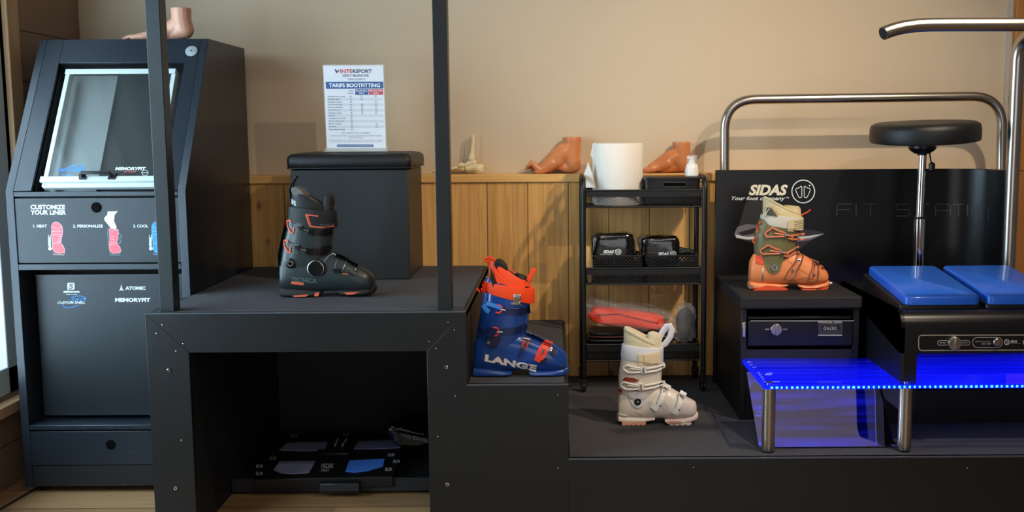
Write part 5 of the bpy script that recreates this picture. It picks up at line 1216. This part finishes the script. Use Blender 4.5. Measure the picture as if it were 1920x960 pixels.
SCB = FS2 = thing('shelf_cabinet', 'black cabinet with rounded shelf top carrying the orange boot, control niche below', 'cabinet', (ux0, UZ, ZB))
# left cabinet with shelf top
xl_ = ux0; zsl = P(1500, 580, UZ).z
MB().prism([(xl_, UZ, zsl), (1.10, UZ, zsl), (1.10, YBK - .002, zsl), (xl_ + .0, YBK - .002, zsl)], (0, 0, ZT_ - zsl)).build('shelf_top', M_fsm, SCB, bevel=.008, seg=3)
dp = .045
yc_ = UZ + dp; za = P(1500, 645, yc_).z; zz0 = ZB + .001
MB().box(xl_ + .006, xl_ + .026, UZ + .02, YBK - .003, zz0, zsl).build('side_wall', M_fs, SCB, bevel=.002)
MB().box(1.075, 1.095, UZ + .02, YBK - .003, zz0, zsl).build('side_wall', M_fs, SCB)
MB().box(xl_ + .026, 1.075, UZ + .02, UZ + .04, zz0, za).build('front_panel', M_fs, SCB, bevel=.002)
MB().box(xl_ + .026, 1.075, UZ + .02, 4.1, za - .014, za).build('device_shelf', M_fsm, SCB)
MB().box(xl_ + .026, 1.075, 4.1, 4.12, za, zsl).build('niche_back', M_int, SCB)
# heater device in the niche
yd = UZ + .012; a = P(1396, 638, yd); b = P(1604, 601, yd)
HD = thing('pressure_controller', 'black control unit with silver knob and digital display in the shelf cabinet niche', 'control unit', ((a.x + b.x) / 2, yd, za + .0005))
MB().box(a.x + .012, b.x - .008, yd, yd + .3, za + .0005, b.z).build('housing', M_fsg, HD, bevel=.003)
MB().box(a.x + .012, b.x - .01, yd + .012, yd + .3, b.z + .004, b.z + .014).build('lid', M_fsg, HD, bevel=.002)
M_ln = mat('pale_line', '#9a9282', .4, .3)
s3 = planeY(yd - .0002)
d = Decal(s3, .0006); d.line([(1407, 601.5), (1601, 601.5)], 1.1); d.text('MAN', 1435, 1442, 616, 618.5, .01); d.text('AUTO', 1468, 1476, 616, 618.5, .01); d.text('PRESSURE TIMER', 1534, 1579, 602.6, 605.4, .02); d.text('CH', 1543, 1546, 622, 624, .02); d.text('ADJ', 1560, 1563, 622, 624, .02); d.text('SET', 1567, 1571, 622, 624, .02); d.disc(1561, 626, .8, .8, 8); d.disc(1568, 626, .8, .8, 8); d.put('panel_print', M_grp, HD)
m = MB(); c = P(1454.5, 617, yd); kk = yd / FPX
m.lathe([(11.5 * kk, 0), (11.5 * kk, -.012), (10.6 * kk, -.015), (.001, -.0152)], c, 28, 'Y'); m.box(c.x - .0045, c.x + .0045, c.y - .024, c.y - .012, c.z - 10.5 * kk, c.z + 10.5 * kk); KB = m.build('knob', M_steel, HD, bevel=.001)
a = P(1534, 628, yd); b = P(1580, 606, yd)
m = MB().box(a.x, b.x, yd - .004, yd + .002, a.z, b.z); DS = m.build('display', mat('display_bezel', '#34363a', .3), HD, bevel=.001)
d = Decal(planeY(yd - .0042), .0004); d.poly([(1541, 610), (1574, 610), (1574, 620), (1541, 620)]); d.put('screen', mat('lcd_dark', '#23252a', .1), DS)
d = Decal(planeY(yd - .0046), .0006); d.text('0600', 1544, 1568, 612, 619, -.01, .1); d.line([(1534, 628.5), (1579, 628.5)], 1.6); d.disc(1570.5, 619, .9, .5, 6); d.put('display_digits', M_grp, DS)
a = P(1392, 604, UZ + .01); m = MB().box(a.x, a.x + .012, UZ + .006, UZ + .02, P(1392, 633, UZ).z, a.z); m.build('latch', M_screw, HD, bevel=.002)

CN = thing('scanner_console', 'black console with rounded top edge, silver outlined control strip and two blue foot cushions', 'console', (1.1, 3.335, ZB))
# right console with rounded top edge and a glowing opening
CY0 = 3.335; cx0 = P(1689, 660, CY0).x; cx1 = cx0 + .8; zct = P(1800, 591, CY0).z; zco = P(1800, 662, CY0).z; rC = .05
zct = ZT_ + .0
prof = [(CY0, zco), (CY0, zct - rC)] + [(CY0 + rC - rC * cos(radians(t)), zct - rC + rC * sin(radians(t))) for t in range(15, 91, 15)] + [(YBK - .2, zct), (YBK - .2, zct - .02), (CY0 + .02, zco)]
oix = P(1719, 690, CY0).x
MB().prism([(cx0, y, z) for y, z in prof], (cx1 - cx0, 0, 0)).build('console_top', M_fsg, CN, ang=40)
zcb = P(1690, 735, CY0).z
MB().prism([(cx0, CY0, zcb - .06), (cx0, CY0, zct - rC)] + [(cx0, y, z) for y, z in prof[2:9]] + [(cx0, YBK - .2, zz0), (cx0, CY0 + .28, zz0), (cx0, CY0 + .28, zcb - .06)], (.012, 0, 0)).build('console_side', M_fs, CN)
MB().box(cx0 + .012, oix, CY0 + .002, CY0 + .02, zcb - .06, zco).build('console_post', M_fsg, CN)
MB().box(cx0 + .012, cx1, YBK - .45, YBK - .44, zz0, zco).build('console_back', M_fsg, CN)
MB().box(cx0 + .012, cx1, CY0 + .3, CY0 + .31, zz0, zcb - .07).build('console_base', M_fs, CN)
s4 = planeY(CY0)
M_pl = mat('silver_outline', '#b9b2a6', .35, .4)
d = Decal(s4, .0008); d.line([(1960, 628), (1728, 628.5), (1724, 630), (1722.5, 634), (1722.5, 652), (1724, 655.5), (1728, 657), (1960, 656)], 1.6); d.put('panel_outline', M_pl, CN)
d = Decal(s4, .0008); d.line(rrect(1758, 1818, 638.5, 647, 3.8), .8, True); d.line(rrect(1823.5, 1879, 632.5, 651.5, 9), .9, True); d.text('MAN', 1762, 1770, 641.5, 643.8, .01); d.text('AUTO', 1806, 1814, 641.5, 643.8, .01); d.disc(1771.5, 642.8, .9, .9, 8); d.disc(1804, 642.6, .9, .9, 8)
d.text('Illumination', 1829, 1857, 639, 641.4, .0); d.text('ON / OFF', 1840, 1858, 643.2, 646, .01); d.ell(1887.5, 641.5, 4.6, 4.8, 1.4); d.ell(1887.5, 641.5, 1.8, 2.4, 1); d.text('SIDAS', 1894.5, 1907, 638.2, 642.2, .05, .2); d.text('CUSTOMIZATION', 1894.5, 1913, 643.4, 644.6, 0); d.ell(1923, 642, 4.6, 4.8, 1.2); d.put('panel_print', M_grp, CN)
kk = CY0 / FPX
c = P(1788, 642.5, CY0); m = MB(); m.lathe([(13.2 * kk, 0), (13.2 * kk, -.012), (12.2 * kk, -.015), (.001, -.0152)], c, 28, 'Y'); m.box(c.x - .0045, c.x + .0045, c.y - .024, c.y - .012, c.z - 12 * kk, c.z + 12 * kk); m.build('knob', M_steel, CN, bevel=.001)
c = P(1868.5, 641.5, CY0); MB().lathe([(7.6 * kk, 0), (7.6 * kk, -.006), (6.4 * kk, -.008), (.001, -.0082)], c, 24, 'Y').build('push_button', M_steel, CN)
# blue foot cushions on tilted black wedges
M_gel = mat('blue_gel_foam', '#1d63d6', .4, var=.18, scale=7, coat=.3)
def wedge(xa, xb, ya, yb, zlow, zhigh, th, mt, name, par, r=.02, bev=.008, drop=None):
    m = MB(); pts = rrect(xa, xb, ya, yb, r, 4); f = lambda y: zlow + (zhigh - zlow) * (y - ya) / (yb - ya)
    R = []
    for e, h in ((0.0, 0), (0, th - bev), (-bev * .3, th - bev * .3), (-bev, th)):
        q = rrect(xa - e, xb + e, ya - e, yb + e, max(r + e, .004), 4); R.append([Vector((x, y, (f(y) if (drop is None or h > 0) else drop) + h)) for x, y in q])
    m.rings(R); return m.build(name, mt, par, ang=50)
for i, (pa, pb, lab) in enumerate(((1697, 1838, ''), (1852, 1993, ''))):
    a = P(pa, 575, CY0 + .07); b = P(pb, 575, CY0 + .07)
    z0w = zct + .004; z1w = zct + .052
    wedge(a.x - .004 - (.012 if i == 0 else 0), b.x + .004, CY0 + .074, CY0 + .50, z0w - .003, z1w - .003, .012, M_fs, 'foot_rest', CN, .012, .003, drop=zct + .0)
    FC = wedge(a.x, b.x, CY0 + .068, CY0 + .49, z0w + .009, z1w + .009, .030, M_gel, 'blue_cushion', CN)
GS_ = thing('acrylic_glow_shelf', 'blue glowing acrylic shelf edge-lit by diodes on short steel legs, with a tilted mirror below', 'lit shelf', (.66, 3.3, ZB))
# acrylic shelf edge-lit by blue diodes
def mat_edge():
    m = bpy.data.materials.new('edge_lit_acrylic'); m.use_nodes = True; nt = m.node_tree; nt.nodes.clear(); N = nt.nodes.new; L = nt.links.new
    out = N('ShaderNodeOutputMaterial'); tr = N('ShaderNodeBsdfTransparent'); tr.inputs[0].default_value = (.86, .88, 1, 1)
    gl = N('ShaderNodeBsdfGlossy'); gl.inputs['Roughness'].default_value = .05; fr = N('ShaderNodeFresnel'); fr.inputs[0].default_value = 1.2
    mx = N('ShaderNodeMixShader'); L(fr.outputs[0], mx.inputs[0]); L(tr.outputs[0], mx.inputs[1]); L(gl.outputs[0], mx.inputs[2])
    tc = N('ShaderNodeTexCoord'); mp = N('ShaderNodeMapping'); mp.inputs['Scale'].default_value = (1.2, 22, 1); nz = N('ShaderNodeTexNoise'); nz.inputs['Scale'].default_value = 1.4
    rp = N('ShaderNodeMapRange'); rp.inputs['From Min'].default_value = .45; rp.inputs['From Max'].default_value = .75; rp.inputs['To Min'].default_value = .0; rp.inputs['To Max'].default_value = .3
    L(tc.outputs['Object'], mp.inputs[0]); L(mp.outputs[0], nz.inputs['Vector']); L(nz.outputs['Fac'], rp.inputs['Value'])
    em = N('ShaderNodeEmission'); em.inputs[0].default_value = (.01, .02, 1, 1); L(rp.outputs[0], em.inputs[1])
    ad = N('ShaderNodeAddShader'); L(mx.outputs[0], ad.inputs[0]); L(em.outputs[0], ad.inputs[1]); L(ad.outputs[0], out.inputs['Surface'])
    ve = N('ShaderNodeEmission'); ve.inputs[0].default_value = (.002, .004, 1, 1); ve.inputs[1].default_value = 4.0; L(ve.outputs[0], out.inputs['Volume'])
    return m
GY0 = 3.285; zg = P(1550, 722, GY0).z; gt = .0135
gx0 = P(1433, 730, GY0).x; gx1 = cx0 + .6
GL = MB().prism([(gx0, GY0, zg - gt), (cx0 - .001, GY0, zg - gt), (cx0 - .001, UZ + .018, zg - gt), (gx0 + .004, UZ + .018, zg - gt)], (0, 0, gt)).build('acrylic_shelf', mat_edge(), GS_, bevel=.0015)
MB().box(cx0 - .001, gx1, GY0, CY0 - .001, zg - gt, zg).build('acrylic_shelf', bpy.data.materials['edge_lit_acrylic'], GS_, bevel=.001)
MB().box(oix + .002, gx1, CY0 + .003, CY0 + .44, zg - gt, zg).build('acrylic_shelf', bpy.data.materials['edge_lit_acrylic'], GS_)
M_led = mat('led_glow', '#1030ff', .4, emit='#2f9dff', es=7); M_ledb = mat('led_carrier', '#0010a0', .4, emit='#0014ff', es=1.6)
m = MB(); m.box(gx0 + .002, gx1, GY0 - .003, GY0 - .0004, zg - gt + .001, zg - .001); m.build('led_strip', M_ledb, GS_)
LED = bpy.data.objects['led_strip']
m = MB(); x = gx0 + .02; rr = random.Random(2)
while x < gx1:
    w = .0045 + rr.random() * .003; m.box(x, x + w, GY0 - .0045, GY0 - .0028, zg - gt + .0035, zg - .0035); x += .0165
m.build('diode', M_led, LED); bpy.data.objects['diode']['kind'] = 'stuff'
m = MB(); m.box(gx0 - .0005, gx0 + .002, GY0, UZ, zg - gt, zg); m.build('lit_edge', M_ledb, GS_)
m = MB()
for i, (a, b, w) in enumerate(((1401, 680, 9), (1404, 685, 9), (1409, 690, 11), (1417, 698, 9), (1423, 704, 7), (1427, 710, 8), (1440, 703, 9))):
    pass
d = Decal(planeZ(zg), .0006)
for i, (a, b, w) in enumerate(((1401, 679, 10), (1405, 684, 9), (1411, 689, 10), (1419, 699, 9), (1422, 703, 9), (1425, 707, 8), (1428, 711, 7))): d.text('8765432'[i] + '.5', a, a + w * .7, b - 1.3, b + 1.3, .0, .3)
d.line([(1431, 716), (1462, 716)], .8); d.line([(1434, 703), (1446, 703)], .8); d.text('SIZE', 1436, 1449, 699, 702, .0, .3); d.put('engraved_scale', mat('lit_engraving', '#8aa0ff', .4, emit='#6f86ff', es=.7), GS_)
for (x, r0) in ((1440, .0218), (1695, .0218)):
    c = P(x, 848, GY0 + .03); M_ = MB().lathe([(r0, .006), (r0, zg - gt - ZB)], (c.x, GY0 + .03, ZB), 28); M_.build('steel_leg', M_steel, GS_)
    MB().lathe([(r0 - .002, .0005), (r0 - .001, .006)], (c.x, GY0 + .03, ZB), 24).build('rubber_foot', M_plast, GS_)
    MB().lathe([(.012, 0), (.012, .004), (.005, .005)], (c.x, GY0 + .03, zg), 16).build('cap_screw', M_screw, GS_)
# tilted mirror under the shelf
a = Vector((P(1426, 840, GY0 + .035).x, GY0 + .06, ZB + .006)); b = Vector((cx0 - .005, GY0 + .06, ZB + .006)); hy = UZ - .06 - a.y; hz = zg - gt - .02 - a.z
yt_ = GY0 + .30
m = MB().prism([a, b, Vector((b.x, yt_, zg - gt - .012)), Vector((a.x + .0, yt_, zg - gt - .012))], (0, .004, -.003)); m.build('tilted_mirror', mat('mirror', '#e4dcd8', .03, 1.0, var=0), GS_)
m = MB(); c = P(1629, 749, GY0 + .26); m.lathe([(.006, 0), (.006, -.003), (.003, -.004)], c, 12, 'Y'); m.build('mirror_screw', M_screw, GS_)
for (x_, sx, pw_) in (((oix + gx1) / 2, gx1 - oix, .05),):
    area('blue_shelf_light', (x_, GY0 + .2, zg + .012), (x_, GY0 + .2, zg + 1), pw_, sx, .3, (.01, .02, 1.0))

# ------------------------------------------------------------------ stool with a tilted round seat
YSt = 4.03; ks_ = FPX / YSt
c = P(1734, 248, YSt); rs = 99 / ks_
ST = local(thing('saddle_stool', 'round black stool with a chrome gas column behind the blue cushions', 'stool', (0, 0, 0)))
base = P(1722, 500, YSt)
ax = (P(1728, 280, YSt) - P(1722, 500, YSt)).normalized()
m = MB(); th = 37 / ks_
m.lathe([(rs * .9, -th / 2), (rs * .985, -th / 2 + .004), (rs, -th / 2 + .014), (rs, th / 2 - .024), (rs * .975, th / 2 - .008), (rs * .9, th / 2), (rs * .5, th / 2 + .003), (.001, th / 2 + .004)], (0, 0, 0), 56)
Mx = Matrix.Translation(c) @ Matrix.Rotation(radians(-2.2), 4, 'Y') @ Matrix.Rotation(radians(3), 4, 'X')
m.xform(Mx); SE = m.build('seat', M_lea, ST, ang=50)
top = P(1728, 290, YSt)
m = MB().lathe([(.028, 0), (.045, .012), (.052, .02), (.052, .03)], (0, 0, 0), 24); m.xform(Matrix.Translation(P(1729, 288, YSt))); m.build('seat_bracket', M_plast, ST)
def cone(name, p, q, r0, r1, mt, par=ST): return MB().tube([p, q], [r0, r1], 24).build(name, mt, par)
cone('neck', P(1729, 291, YSt), P(1729, 283, YSt), .018, .02, M_plast)
cone('inner_column', P(1724, 409, YSt), P(1730, 288, YSt), .0158, .0158, M_chrome)
zf_ = zct + .0005
e = P(1724, 407, YSt); f_ = P(1721.5, 520, YSt)
OC = cone('outer_column', f_, e, .0215, .0235, M_chrome)
cone('column_collar', P(1724, 410, YSt), P(1724, 406, YSt), .0265, .0265, M_plast)
MB().tube([P(1742, 282, YSt - .01), P(1746, 305, YSt - .02), P(1748, 309, YSt - .02)], [.003, .003, .003], 8).build('lever', M_plast, ST)
m = MB().lathe([(.004, 0), (.012, -.006), (.012, -.03), (.006, -.036)], P(1747.5, 304, YSt - .02), 12); m.build('lever_grip', M_plast, ST)
# hidden lower end of the column and its round base on the console
g = Vector(f_); g2 = Vector((g.x - .002, g.y, zf_)); cone('base_tube', g2, g, .0215, .0215, M_chrome)
MB().lathe([(.09, 0), (.09, .006), (.03, .016), (.022, .022)], (g2.x, g2.y, zf_), 32).build('base_plate', M_plast, ST)
